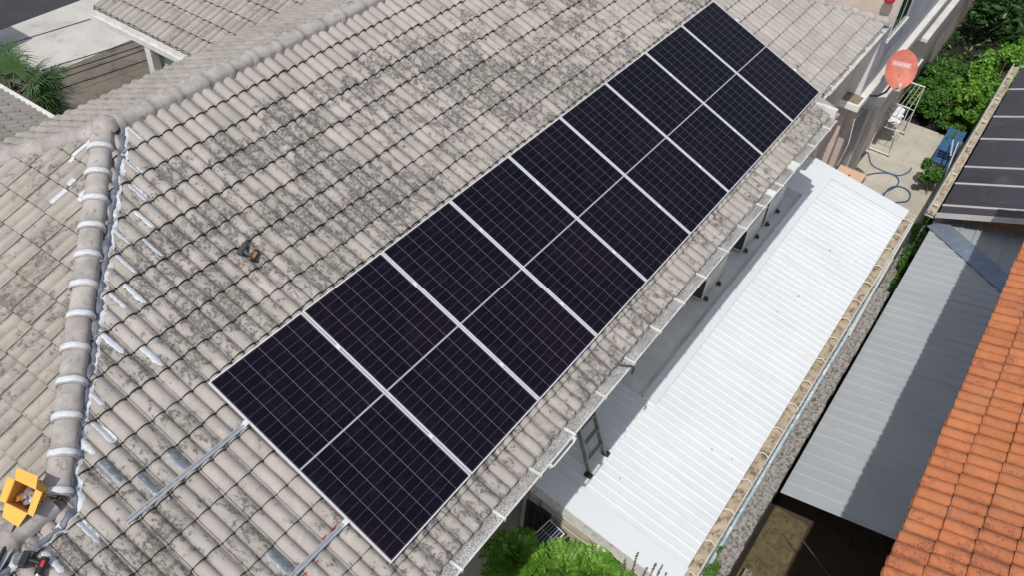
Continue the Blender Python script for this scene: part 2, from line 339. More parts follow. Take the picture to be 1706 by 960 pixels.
# ------------------------------------------------------------------ object helpers
def setp(o, label=None, cat=None, group=None, kind=None):
    if label: o['label'] = label
    if cat: o['category'] = cat
    if group: o['group'] = group
    if kind: o['kind'] = kind
def thing(name, org, label, cat, group=None):
    o = bpy.data.objects.new(name, None); COL.objects.link(o)
    o.location = Vector(org); o.empty_display_size = 0.2
    setp(o, label, cat, group); o['org'] = list(org); return o
class MB:
    def __init__(s): s.v = []; s.f = []; s.uv = []; s.hasuv = False; s.mi = []
    def quad(s, pts, uvs=None, mi=0):
        b = len(s.v); s.v += [Vector(p) for p in pts]; s.f.append(tuple(range(b, b + len(pts)))); s.mi.append(mi)
        s.uv.append(uvs); s.hasuv = s.hasuv or uvs is not None
        return s
    def grid(s, rows, uvs=None):
        b = len(s.v); nr = len(rows); nc = len(rows[0])
        for r in rows: s.v += [Vector(p) for p in r]
        for i in range(nr - 1):
            for j in range(nc - 1):
                a = b + i * nc + j; s.f.append((a, a + 1, a + nc + 1, a + nc)); s.mi.append(0)
                s.uv.append([uvs[i][j], uvs[i][j + 1], uvs[i + 1][j + 1], uvs[i + 1][j]] if uvs else None)
        s.hasuv = s.hasuv or uvs is not None
        return s
    def box(s, p0, p1, M4=None):
        x0, y0, z0 = p0; x1, y1, z1 = p1
        c = [Vector(p) for p in ((x0, y0, z0), (x1, y0, z0), (x1, y1, z0), (x0, y1, z0), (x0, y0, z1), (x1, y0, z1), (x1, y1, z1), (x0, y1, z1))]
        if M4: c = [M4 @ p for p in c]
        b = len(s.v); s.v += c
        for f in ((0, 3, 2, 1), (4, 5, 6, 7), (0, 1, 5, 4), (1, 2, 6, 5), (2, 3, 7, 6), (3, 0, 4, 7)):
            s.f.append(tuple(b + i for i in f)); s.uv.append(None); s.mi.append(0)
        return s
    def hexa(s, c):
        b = len(s.v); s.v += [Vector(p) for p in c]
        for f in ((0, 3, 2, 1), (4, 5, 6, 7), (0, 1, 5, 4), (1, 2, 6, 5), (2, 3, 7, 6), (3, 0, 4, 7)):
            s.f.append(tuple(b + i for i in f)); s.uv.append(None); s.mi.append(0)
        return s
    def tube(s, pts, r, n=8, cap=True, r2=None):
        pts = [Vector(p) for p in pts]; b0 = len(s.v); prev = None
        for i, p in enumerate(pts):
            d = (pts[min(i + 1, len(pts) - 1)] - pts[max(i - 1, 0)])
            if d.length < 1e-9: d = Vector((0, 0, 1))
            d.normalize()
            if prev is None:
                a = Vector((0, 0, 1)) if abs(d.z) < 0.9 else Vector((1, 0, 0)); x = d.cross(a).normalized()
            else: x = (prev - d * prev.dot(d)).normalized()
            prev = x; y = d.cross(x)
            rr = r if r2 is None else r + (r2 - r) * i / max(1, len(pts) - 1)
            for k in range(n):
                t = 2 * math.pi * k / n; s.v.append(p + x * math.cos(t) * rr + y * math.sin(t) * rr)
        for i in range(len(pts) - 1):
            for k in range(n):
                a = b0 + i * n + k; c = b0 + i * n + (k + 1) % n
                s.f.append((a, c, c + n, a + n)); s.uv.append(None); s.mi.append(0)
        if cap:
            s.f.append(tuple(b0 + k for k in reversed(range(n)))); s.uv.append(None); s.mi.append(0)
            e = b0 + (len(pts) - 1) * n
            s.f.append(tuple(e + k for k in range(n))); s.uv.append(None); s.mi.append(0)
        return s
    def build(s, name, mat, parent=None, smooth=None, bevel=0.0, **kw):
        me = bpy.data.meshes.new(name); root = parent
        while root is not None and root.parent is not None: root = root.parent
        org = Vector(root['org']) if root is not None and 'org' in root else Vector((0, 0, 0))
        if parent is None and kw.get('org') is not None: org = Vector(kw['org'])
        me.from_pydata([tuple(v - org) for v in s.v], [], s.f)
        mats = mat if isinstance(mat, (list, tuple)) else [mat]
        for mt in mats: me.materials.append(mt)
        if len(mats) > 1: me.polygons.foreach_set('material_index', s.mi)
        if s.hasuv:
            lay = me.uv_layers.new(name='UVMap'); dat = []
            for f, u in zip(s.f, s.uv):
                for i in range(len(f)): dat += (list(u[i]) if u else [0, 0])
            lay.data.foreach_set('uv', dat)
        if smooth is not None:
            me.polygons.foreach_set('use_smooth', [True] * len(me.polygons))
            me.set_sharp_from_angle(angle=R_(smooth))
        me.update(); o = bpy.data.objects.new(name, me); COL.objects.link(o)
        if parent is not None: o.parent = parent
        else:
            o.location = org
        if bevel:
            bv = o.modifiers.new('bevel', 'BEVEL'); bv.width = bevel; bv.segments = 2; bv.limit_method = 'ANGLE'
        setp(o, kw.get('label'), kw.get('cat'), kw.get('group'), kw.get('kind'))
        return o
def PW(u, v, n=0.0):                                   # roof-plane coordinates to world
    return Vector((u, -CS * v + SN * n, -SN * v - CS * n))
NUP = Vector((0, -SN, CS))                              # outward normal of the main slope
TNN = 0.11                                              # tile base plane below the panel glass
T22 = math.tan(S22)

PROF0 = [(0, 0), (.008, .010), (.017, .010), (.023, .0), (.032, .003), (.045, .019), (.064, .030), (.088, .035), (.112, .031), (.132, .020), (.148, .002),
        (.160, .004), (.176, .021), (.198, .031), (.224, .035), (.250, .031), (.272, .019), (.289, .003)]
PROF = [(a, b * 1.18) for a, b in PROF0]
TWID = 0.298
def prof(x):
    x = x % TWID
    for i in range(len(PROF)):
        a = PROF[i]; b = PROF[i + 1] if i + 1 < len(PROF) else (TWID, 0)
        if a[0] <= x <= b[0]:
            return a[1] + (b[1] - a[1]) * (x - a[0]) / (b[0] - a[0])
    return 0
STEP = 0.030
def tile_roof(P, U, V, N, u0, u1, v0, v1, th=0.30, vph=0.0, seed=1, uph=0.0, jitter=1.0, dv=0.0):
    """P origin; U along eave, V down the slope, N outward. Courses start at vph + k*th."""
    rnd = random.Random(seed); mb = MB()
    i0 = math.floor((u0 - uph) / TWID); i1 = math.ceil((u1 - uph) / TWID)
    k0 = math.floor((v0 - vph) / th); k1 = math.ceil((v1 - vph) / th)
    for k in range(k0, k1):
        va = vph + k * th; vb = va + th
        if va < v0 - 1e-6: va = v0
        vb = min(vb, v1); last = vb >= v1 - 1e-6
        us = []; js = []
        for i in range(i0, i1):
            j = rnd.gauss(0, 0.0022) * jitter; lat = rnd.gauss(0, 0.0018) * jitter; sl = rnd.gauss(0, .004) * jitter
            for (x, h) in PROF:
                us.append((uph + i * TWID + x, h + j, lat, sl))
        rows = []; uvs = []
        base = vph + k * th
        def H(h, v): return h + STEP * (v - base) / th
        spec = [(va, 0, 0), (va + (vb - va) * .5, 0, 0), (vb - .006, 0, 0), (vb + .012, -.003, 1), (vb + .015, -.022, 2), (vb - .016, -.026, 3)]
        for (v, dz, kind) in spec:
            r = []; uvr = []
            for (u, h, lat, sl) in us:
                uu = u + 0; ww = v + (sl if kind else 0)
                z = H(h, v) + dz
                
                r.append(P + U * uu + V * ww + N * z); uvr.append((uu - uph, (v if kind < 2 else v) - vph - (0.02 if kind else 0)))
            rows.append(r); uvs.append(uvr)
        r = []; uvr = []
        for (u, h, lat, sl) in us:
            r.append(P + U * u + V * (vb - .016) + N * (h - .03)); uvr.append((u - uph, vb - vph - .02))
        rows.append(r); uvs.append(uvr)
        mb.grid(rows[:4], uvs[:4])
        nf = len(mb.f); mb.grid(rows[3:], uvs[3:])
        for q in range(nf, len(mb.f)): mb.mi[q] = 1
    return mb
def cut(o, point, normal):
    """remove the side the normal points to (object has no rotation)"""
    bm = bmesh.new(); bm.from_mesh(o.data)
    loc = Vector((0, 0, 0)); r = o
    while r.parent: r = r.parent
    bmesh.ops.bisect_plane(bm, geom=bm.verts[:] + bm.edges[:] + bm.faces[:], plane_co=Vector(point) - Vector(r.location), plane_no=Vector(normal), clear_outer=True)
    bm.to_mesh(o.data); bm.free()

# ------------------------------------------------------------------ ground and paving
g = MB(); g.quad([(-300, -300, -6.32), (300, -300, -6.32), (300, 300, -6.32), (-300, 300, -6.32)])
g.build('ground', M['soil'], kind='structure', org=(0, 0, -6.32))
p = MB().box((12.6, -4.08, -6.32), (20.72, -2.0, -6.26)); p.build('patio', M['patio'], kind='structure', org=(16, -3, -6.32))
p = MB().box((-2, -9.5, -6.32), (12.6, -4.42, -6.30)); p.build('yard', M['yard'], kind='structure', org=(5, -6, -6.32))
p = MB(); rr = random.Random(3)
rows = [[(4.2 + i * .1, -4.42 - j * .06, -6.295 + .05 * rr.random() * (1 if 0 < j < 10 else 0)) for i in range(27)] for j in range(11)]
p.grid(rows); p.build('mossy_earth', M['mossy_soil'], kind='structure', smooth=60, org=(5.5, -4.6, -6.3))
p = MB().box((1.0, 16.4, -6.32), (26, 19.45, -6.296)); p.build('driveway', M['drive'], kind='structure', org=(10, 18, -6.32))
p = MB().box((1.0, 7, -6.32), (26, 16.4, -6.30)); p.build('old_driveway', M['drive_old'], kind='structure', org=(10, 12, -6.32))
p = MB().box((-10, 19.45, -6.32), (60, 30, -6.304)); p.build('road', M['asphalt'], kind='structure', org=(10, 24, -6.32))

# ------------------------------------------------------------------ main house
house = thing('house', (6, 0, -6.3), 'large house with weathered grey tiled hip roof carrying the row of nine solar panels', 'house')
Ux = Vector((1, 0, 0)); Vd = Vector((0, -CS, -SN)); P0 = PW(0, 0, TNN)
UPH = 0.025
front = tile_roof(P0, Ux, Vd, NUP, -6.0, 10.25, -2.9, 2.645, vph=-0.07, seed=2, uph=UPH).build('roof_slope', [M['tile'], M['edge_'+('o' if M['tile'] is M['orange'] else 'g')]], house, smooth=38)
hipdir = Vector((1, 1.0, T22))
APEX = Vector((1.16, 2.64, 0.955))
# near hip: from apex to the wing ridge at (-1.38, -0.02)
WR = Vector((-1.46, 0.03, -0.10))
hn = Vector((APEX.y - WR.y, -(APEX.x - WR.x), 0)).normalized()      # horizontal normal of near-hip vertical plane
def side(pn, n, q): return (q - pn).dot(n)
# keep +X side for the front slope above the wing ridge: handled by two pieces
cut_front = front
bm = bmesh.new(); bm.from_mesh(front.data)
bmesh.ops.bisect_plane(bm, geom=bm.verts[:] + bm.edges[:] + bm.faces[:], plane_co=WR - Vector(house.location), plane_no=Vector((0, 1, 0)))
bmesh.ops.bisect_plane(bm, geom=bm.verts[:] + bm.edges[:] + bm.faces[:], plane_co=WR - Vector(house.location), plane_no=hn)
dead = []
wl = WR - Vector(house.location)
for f in bm.faces:
    c = f.calc_center_median()
    if c.y > wl.y and (c - wl).dot(hn) * (1 if (Vector((5, wl.y + 1, 0)) - wl).dot(hn) > 0 else -1) < 0: dead.append(f)
bmesh.ops.delete(bm, geom=dead, context='FACES'); bm.to_mesh(front.data); bm.free()
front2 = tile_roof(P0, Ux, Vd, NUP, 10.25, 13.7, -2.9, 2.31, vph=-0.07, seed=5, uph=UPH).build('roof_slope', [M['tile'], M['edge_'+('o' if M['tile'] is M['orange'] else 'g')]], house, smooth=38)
# the right end of the roof is hipped too
H1 = PW(13.95, 2.3, .05); H0 = Vector((APEX.x + 7.85, APEX.y, APEX.z))
rn = Vector((H1.y - H0.y, -(H1.x - H0.x), 0)).normalized()
if rn.x < 0: rn = -rn
cut(front, H0, rn); cut(front2, H0, rn)
rh = MB().quad([H0 - Vector((0, 0, .02)), H1 - Vector((0, 0, .1)), H1 + Vector((0, 5, -.1)), H0 + Vector((.6, 1.4, -.6))], [(0, 0), (0, 4), (5, 4), (3, 1)]); rh.build('roof_slope', M['tile_back'], house)
# hip slope, faces -X
hs = math.atan2(APEX.z - WR.z, APEX.x - WR.x)
Uh = Vector((0, 1, 0)); Vh = Vector((-math.cos(hs), 0, -math.sin(hs))); Nh = Vector((-math.sin(hs), 0, math.cos(hs)))
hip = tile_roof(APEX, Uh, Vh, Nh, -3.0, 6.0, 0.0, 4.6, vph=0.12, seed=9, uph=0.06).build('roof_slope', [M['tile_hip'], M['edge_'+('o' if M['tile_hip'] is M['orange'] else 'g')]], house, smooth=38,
      label='tiled hip slope facing left, cleaner and sunnier than the front slope')
sg = 1 if (Vector((5, 0, 0)) - WR).dot(hn) > 0 else -1
cut(hip, APEX, hn * sg)
FH = Vector((-1, 1, 0)).normalized()                                  # far hip plan direction
fn = Vector((1, 1, 0)).normalized()
cut(hip, APEX, fn)
vn = Vector((-1, -1, 0)).normalized()                                 # valley to the wing behind the cardboard box
cut(hip, WR + Vector((0, 0.02, 0)), vn)
# wing's rear slope
wn = Vector((0, SN, CS)); Vw = Vector((0, CS, -SN))
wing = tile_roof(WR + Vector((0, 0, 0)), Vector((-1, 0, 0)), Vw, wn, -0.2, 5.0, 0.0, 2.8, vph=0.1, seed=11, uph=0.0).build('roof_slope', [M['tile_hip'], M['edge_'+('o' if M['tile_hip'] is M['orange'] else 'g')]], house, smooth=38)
cut(wing, WR + Vector((0, 0.02, 0)), -vn)
# rear slope
Vb = Vector((0, CS, -SN))
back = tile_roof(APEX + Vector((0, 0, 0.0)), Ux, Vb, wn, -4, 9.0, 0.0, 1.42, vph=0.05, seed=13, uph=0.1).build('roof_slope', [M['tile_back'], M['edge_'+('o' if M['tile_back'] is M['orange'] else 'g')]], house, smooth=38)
cut(back, APEX, -fn)
bgm = MB()
for (ya_, yb_, za_, zb_) in ((4.01, 4.13, .20, .215), (4.115, 4.13, .215, .30), (4.0, 4.012, .2, .30)): bgm.box((-3.5, ya_, za_), (8.5, yb_, zb_))
bgm.build('gutter', M['edge_g'], house)  # rear gutter added as a dark strip for the deep shade there
# solid under-structure so nothing shows through the tiles
u = MB()
u.hexa([PW(-6, 2.5, .16), PW(10.2, 2.5, .16), PW(9.0, -2.6, .16), PW(-1.2, 0.0, .16), PW(-6, 2.5, .14), PW(10.2, 2.5, .14), PW(9.0, -2.6, .14), PW(-1.2, 0, .14)])
u.hexa([PW(10.2, 2.25, .16), PW(13.5, 2.25, .16), PW(12.0, 0.8, .16), PW(10.2, -.9, .16), PW(10.2, 2.25, .14), PW(13.5, 2.25, .14), PW(12.0, 0.8, .14), PW(10.2, -.9, .14)])
u.quad([PW(-6, 2.5, .15), PW(-1.2, 0, .15), PW(-6, 0, .15)])
u.build('roof_underlay', M['wall_grey'], house)
# ---- ridge and hip caps
def cap_row(a, b, nrm, L, r, mat, white=False, over=0.5, rng=None, nameparent=house, start_big=False):
    a = Vector(a); b = Vector(b); d = (b - a); n = max(1, round(d.length / L)); st = d.length / n; d.normalize()
    nrm = (nrm - d * nrm.dot(d)).normalized(); sidev = d.cross(nrm)
    outs = []
    for i in range(n):
        # each cap runs from high end to low end; low end carries the collar over the next
        s0 = a + d * (i * st - 0.02); s1 = a + d * ((i + 1) * st + .012); mb = MB(); rows = []
        jx = (rng.random() - .5) * .012; rj = r * (1 + (rng.random() - .5) * .05)
        secs = [(0, 0.97, 0), (.1, .985, 0), (.62, 1.0, 0), (.78, 1.02, 0), (.80, 1.10, .0), (.86, 1.14, 0), (.95, 1.15, 0), (1.0, 1.12, 0), (1.0, 0.97, 0)]
        for (t, f, _) in secs:
            c = s0.lerp(s1, t) + sidev * jx; row = []
            for q in range(15):
                an = math.pi * (q / 14) ; x = math.cos(an) * rj * f; y = math.sin(an) ** 0.85 * rj * f * 0.80 - 0.035
                if q in (0, 14): y -= .03
                row.append(c + sidev * x + nrm * y)
            rows.append(row)
        mb.grid(rows); o = mb.build('ridge_cap', mat, nameparent, smooth=50); outs.append(o)
        if white:
            w_ = MB(); ph = rng.random() * 6; rows = []
            for (t, f) in ((0.81, 1.12), (0.835, 1.165), (0.88, 1.172), (0.925, 1.165), (0.955, 1.12)):
                row = []
                for q in range(15):
                    an = math.pi * (q / 14); wob = .022 * math.sin(q * 1.1 + ph) + .012 * math.sin(q * 3.7 + ph)
                    c = s0.lerp(s1, t + (wob if t in (0.80, 0.97) else wob * .3)) + sidev * jx
                    x = math.cos(an) * rj * f; y = math.sin(an) ** 0.85 * rj * f * 0.80 - 0.033
                    if q in (0, 14): y -= .03
                    row.append(c + sidev * x + nrm * y)
                rows.append(row)
            w_.grid(rows).build('sealant_band', M['seal'], o, smooth=60)
    return outs
crng = random.Random(21)
up = Vector((0, 0, 1))
RID = APEX + Vector((0.0, 0, 0.03))
cap_row(RID + Vector((7.6, 0, 0)), RID + Vector((.1, 0, 0)), up, .365, .112, M['cap'], rng=crng)
cap_row(RID + Vector((-.02, 0, 0.03)), WR + Vector((-.03, 0, .08)), up, .325, .106, M['cap'], True, rng=crng)
fe = RID + Vector((-2.6, 2.6, -2.6 * T22))
cap_row(RID, fe, up, .36, .112, M['cap'], rng=crng)
cap_row(WR + Vector((-.1, 0, 0.06)), WR + Vector((-3.4, 0, 0.04)), up, .40, .112, M['cap'], rng=crng)
# junction shell at the apex
j = MB(); rows = []
for i in range(9):
    th = math.pi / 2 * i / 8; rows.append([RID + Vector((math.cos(a) * math.cos(th) * .135, math.sin(a) * math.cos(th) * .135, math.sin(th) * .12 - .01)) for a in [2 * math.pi * q / 24 for q in range(25)]])
j.grid(rows).build('ridge_cap', M['cap'], house, smooth=60)
# gable verge caps at the right end
cap_row(H0 + Vector((0, 0, .03)), H1 + Vector((0, 0, -.03)), up, .37, .105, M['cap'], rng=crng)

# ---- sealant along the hip and strips laid in the tile valleys
def conform(u, v, lift=.004):
    base = -0.07 + math.floor((v + 0.07) / .30) * .30
    h = prof(u - UPH) + STEP * (v - base) / .30
    return P0 + Ux * u + Vd * v + NUP * (h + lift)
def patch(u0, u1, v0, v1, mat, name, parent, label=None, rag=.012, seed=0, nu=7, nv=14, lift=.005):
    rg = random.Random(seed); rows = []
    e0 = [rg.uniform(-rag, rag) for _ in range(nv + 1)]; e1 = [rg.uniform(-rag, rag) * 1.6 for _ in range(nv + 1)]
    for k in range(1, nv): 
        e0[k] = (e0[k - 1] + e0[k]) / 2; e1[k] = (e1[k - 1] + e1[k]) / 2
    for a in range(nv + 1):
        v = v0 + (v1 - v0) * a / nv
        taper = min(1, (nv - a + .6) / 2.0, (a + .8) / 1.5)
        row = []
        for b in range(nu + 1):
            ua = u0 + e0[a]; ub = u1 + e1[a]; mid = (ua + ub) / 2
            uu = mid + (ua + (ub - ua) * b / nu - mid) * taper
            row.append(conform(uu, v, lift if 0 < b < nu else .001))
        rows.append(row)
    return MB().grid(rows).build(name, mat, parent, smooth=60, label=label)
strips = [(1.31, 1.37, -2.74, -2.42), (1.02, 1.08, -2.42, -2.12), (0.86, .93, -2.13, -1.84), (.70, .755, -1.84, -1.53), (.42, .48, -1.84, -1.54),
          (.26, .31, -1.56, -1.25), (.10, .16, -1.26, -.96), (.56, .61, -1.56, -1.25), (-.05, .0, -1.25, -1.02), (-.36, -.30, -.99, -.68), (-.20, -.13, -.68, -.38), (-.78, -.72, -.66, -.40),
          (-.93, -.86, -.37, -.08), (-1.10, -1.04, -.36, -.10), (-1.52, -1.46, .22, .50), (-1.84, -1.78, .26, .50)]
for i, (a, b, c, d) in enumerate(strips):
    patch(a, b, c, d - .012, M['seal'], 'sealant_strip', front, seed=i + 40)
tapes = [(-1.13, -1.03, -.05, .21), (-.98, -.90, .24, .50), (-.69, -.58, .24, .48), (-.70, -.57, 1.45, 1.72)]
for i, (a, b, c, d) in enumerate(tapes):
    patch(a, b, c, d, M['tape'], 'flashing_tape', front, seed=i + 80, rag=.006)
# long grey bead running down the hip foot, with a white ragged rim
def bead(pts, wd, mat, name, lift, ph):
    rows = []
    L = len(pts)
    for i in range(L * 6 - 5):
        t = i / 6; k = min(int(t), L - 2); fr = t - k
        a = Vector((*pts[k], 0)); b = Vector((*pts[k + 1], 0)); c = a.lerp(b, fr); dd = (b - a).normalized(); sd_ = Vector((-dd.y, dd.x, 0))
        wv = wd * (1 + .35 * math.sin(i * 1.7 + ph) + .2 * math.sin(i * .63 + 2 * ph))
        row = []
        for q in (-1, -.5, 0, .5, 1):
            pq = c + sd_ * (q * wv)
            row.append(conform(pq.x, pq.y, lift if abs(q) < 1 else .0))
        rows.append(row)
    return MB().grid(rows).build(name, mat, front, smooth=70)
hp = [(1.36, -2.80), (1.10, -2.50), (.86, -2.27), (.62, -2.03), (.37, -1.77), (.10, -1.49), (-.16, -1.22), (-.42, -.95), (-.66, -.71), (-.90, -.48), (-1.15, -.24), (-1.33, -.05), (-1.44, .14), (-1.62, .20), (-1.9, .20), (-2.3, .20)]
bead([(a + .03, b + .005) for a, b in hp], .036, M['seal'], 'sealant_bead', .006, 1.0)
bead(hp, .031, M['seal_grey'], 'sealant_bead', .019, 2.0)
# left-hand white strips on the hip slope
hipv = lambda X: (APEX.x - X) / math.cos(hs)
for i, (X0, X1, Y) in enumerate([(1.0, .70, 2.62), (.60, .30, 2.42), (.62, .45, 2.16), (.44, .30, 2.14)][:3]):
    rows = []
    for a in range(9):
        X = X0 + (X1 - X0) * a / 8; v = hipv(X); row = []
        for b in range(6):
            y = Y - .02 + .045 * b / 5; uu = y - APEX.y
            base = .12 + math.floor((v - .12) / .3) * .3
            h = prof(uu - .06) + STEP * (v - base) / .3 + .006
            row.append(APEX + Uh * uu + Vh * v + Nh * h)
        rows.append(row)
    MB().grid(rows).build('sealant_strip', M['seal'], hip, smooth=60)

# ---- eaves gutter with perforated guard
def gutter(x0, x1, yi, yo, zt, depth, parent, guard=True, bracket=.62, fill=None, mat=None, strap='bracket', seed=0):
    mt = mat or M['gutter']; t = .008
    ch = MB()
    prof_ = [(yi, zt + .01), (yi, zt - depth), (yo + .03, zt - depth), (yo - .005, zt - .03), (yo - .012, zt), (yo, zt + .008), (yo + .01, zt), (yo + .006, zt - .03), (yo + .035, zt - depth + t), (yi - t, zt - depth + t), (yi - t, zt + .01)]
    n = max(2, int((x1 - x0) / 1.5)); rows = []
    rg = random.Random(seed + 5)
    for (y, z) in prof_ + [prof_[0]]:
        rows.append([(x0 + (x1 - x0) * i / n, y, z) for i in range(n + 1)])
    ch.grid(rows); a = ch.build('gutter', mt, parent, smooth=40)
    if guard:
        gd = MB(); xs = [x0 + (x1 - x0) * i / 60 for i in range(61)]
        r_ = []; uv_ = []
        for (fy, dz) in ((0, .002), (.2, .010), (.5, .016), (.8, .010), (1, .002)):
            r_.append([(x, yi - .006 + (yo + .012 - yi) * fy, zt + dz + rg.uniform(-.002, .002)) for x in xs]); uv_.append([(x, fy * .24) for x in xs])
        gd.grid(r_, uv_).build('gutter_guard', M['guard'], a, smooth=60)
    if fill:
        fb = MB(); xs = [x0 + .02 + (x1 - x0 - .04) * i / 200 for i in range(201)]
        rws = []
        for fy in (0, .25, .5, .75, 1):
            rws.append([(x, yi - .01 + (yo + .02 - yi) * fy, zt - depth + .035 + rg.random() * .035) for x in xs])
        fb.grid(rws).build('debris', fill, a, smooth=50)
    x = x0 + .3
    while x < x1:
        b = MB()
        if strap == 'bracket':
            b.box((x - .012, yo - .022, zt + .012), (x + .012, yi + .02, zt + .026)).box((x - .012, yo - .026, zt - .015), (x + .012, yo - .020, zt + .024))
        else:
            pts = [(x + .05 * math.sin(q / 6 * math.pi), yi + (yo - .01 - yi) * q / 6, zt + .012) for q in range(7)]
            b.tube(pts, .009, 6)
        b.build('bracket', M['white'], a)
        x += bracket * (1 + rg.uniform(-.06, .06))
    return a
gy_i, gy_o, gz = -2.415, -2.550, -1.105
g1 = gutter(-3.5, 10.16, gy_i, gy_o, gz, .11, house, True, .62, seed=1)
g2 = gutter(10.62, 13.62, -2.125, -2.205, -1.00, .09, house, False, .9, seed=2)
# boxes where the gutter sections join
MB().box((7.55, -2.565, gz - .02), (7.68, -2.425, gz + .035)).build('gutter_joint', M['white'], house, bevel=.006)
MB().box((8.35, -2.565, gz - .02), (8.56, -2.425, gz + .04)).build('gutter_joint', M['white'], house, bevel=.006)
# rainwater bar and clip under the front gutter at the lower left
b = MB().box((1.85, -2.60, -1.15), (2.3, -2.585, -1.13)).box((1.85, -2.60, -1.15), (1.87, -2.55, -1.1)).box((2.28, -2.60, -1.15), (2.3, -2.55, -1.1)); b.build('gutter_clip', M['white'], house)
b = MB().tube([(3.40, -2.42, -1.06), (3.44, -2.5, -1.06), (3.50, -2.56, -1.08), (3.53, -2.585, -1.12), (3.53, -2.58, -1.22)], .014, 8); b.build('cable_conduit', M['dkgrey'], house, smooth=60)
# fascia and soffit
b = MB().box((-3.5, -2.412, -1.28), (10.2, -2.385, -1.105)).box((-3.5, -2.375, -1.28), (10.2, -1.6, -1.25)); b.build('fascia', M['white'], house)
b = MB().box((10.6, -2.118, -1.18), (13.6, -2.09, -.96)).box((10.2, -2.10, -1.18), (13.6, -1.55, -1.15)).box((10.16, -2.50, -1.28), (10.24, -2.0, -.95)); b.build('fascia', M['white'], house)
b = MB().box((10.24, -2.30, -1.85), (10.50, -1.9, -1.22)); b.build('eave_block', M['wall_pink'], house, bevel=.01)
# verge trim where the longer eave steps back
b = MB().hexa([PW(10.22, 2.25, .1), PW(10.30, 2.25, .1), PW(10.30, 2.75, .1), PW(10.22, 2.75, .1), PW(10.22, 2.25, .03), PW(10.30, 2.25, .03), PW(10.30, 2.75, .03), PW(10.22, 2.75, .03)]); b.build('verge_trim', M['cap'], house)
b = MB().hexa([PW(10.3, 2.20, .02), PW(10.62, 2.20, .02), PW(10.62, 2.36, .03), PW(10.3, 2.36, .03), PW(10.3, 2.2, .0), PW(10.62, 2.2, 0), PW(10.62, 2.36, .0), PW(10.3, 2.36, .0)])
# ---- walls
b = MB().box((-2.5, -1.6, -6.3), (12.7, -1.3, -1.25)); b.build('wall', M['wall_cream'], house)
b = MB().box((12.7, -1.95, -6.3), (13.6, -1.0, -1.18)); b.build('wall', M['wall_pink'], house)
b = MB().box((13.6, -2.06, -6.3), (30, 3, -2.62)); b.build('wall', M['wall_pink'], house, label='pinkish lower wall facing the patio')
b = MB().box((14.1, -2.20, -2.36), (30, 3, .6)).box((13.60, -2.20, -2.36), (14.1, 3, -1.05)); b.build('wall', M['wall_grey'], house, label='grey upper wall with the dark window')  # grey tone paints the shade on this side of the wall
b = MB().box((13.585, -2.19, -2.34), (13.6, .5, -1.06)); b.build('wall_face', M['wall_white'], house)  # paler sheet paints the sunlit left side of the wall
b = MB().box((13.2, -2.33, -2.50), (30, -2.06, -2.36)); b.build('ledge', M['wall_white'], house, bevel=.012)
b = MB().box((13.2, -2.06, -2.50), (13.6, .5, -2.40)).box((13.2, -2.06, -2.40), (13.25, .5, -2.36)); b.build('ledge', M['wall_white'], house, bevel=.008)
b = MB().box((13.25, -2.28, -2.40), (13.585, .4, -2.352)); b.build('ledge_top', M['dirty'], house)
# upper window
wf = MB().box((14.12, -2.22, -1.34), (14.15, -2.2, .3)).box((15.3, -2.22, -1.34), (15.34, -2.2, .3)).box((14.15, -2.22, -1.34), (15.3, -2.2, -1.30)).box((14.70, -2.215, -1.30), (14.73, -2.2, .3)).build('window', M['wall_grey'], house, bevel=.004)
MB().box((14.15, -2.208, -1.30), (15.3, -2.203, .3)).build('pane', M['glass_dark'], wf)
MB().box((14.08, -2.25, -1.42), (15.4, -2.2, -1.345)).build('window_sill', M['wall_white'], wf, bevel=.006)
MB().box((14.085, -2.19, -1.04), (14.1, 3, .6)).build('wall_face', M['wall_pink'], house)
# lower walls: hood, louvre door, pilasters
MB().box((15.1, -2.40, -3.35), (16.5, -2.06, -3.22)).build('window_hood', M['wall_white'], house, bevel=.01)
lv = MB().box((14.5, -2.10, -5.9), (14.56, -2.06, -3.5)).box((16.2, -2.10, -5.9), (16.26, -2.06, -3.5)).box((14.56, -2.10, -3.56), (16.2, -2.06, -3.5)).build('louvre_door', M['white'], house)
sl = MB()
for i in range(14): sl.box((14.58 + i * .116, -2.09, -5.9), (14.65 + i * .116, -2.065, -3.58))
sl.build('louvre', M['louvre'], lv)
MB().box((13.85, -2.18, -6.3), (14.15, -2.06, -2.64)).build('pilaster', M['wall_pink'], house, bevel=.01)
MB().box((17.0, -2.16, -6.3), (17.3, -2.06, -2.64)).build('pilaster', M['wall_white'], house, bevel=.01)
MB().tube([(13.35, -2.3, -2.7), (13.4, -2.36, -3.3), (13.5, -2.3, -3.9)], .012, 6).build('cable_conduit', M['white'], house)
# further canopy edges past the dish
MB().box((18.2, -2.44, -2.95), (22.0, -2.06, -2.85)).build('canopy', M['wall_white'], house, bevel=.01)
MB().box((17.4, -2.40, -3.9), (19.3, -2.06, -3.82)).build('canopy', M['wall_white'], house, bevel=.01)
MB().box((20.8, -2.5, -2.36), (21.2, -2.33, -1.9)).build('canopy_bracket', M['wall_white'], house)

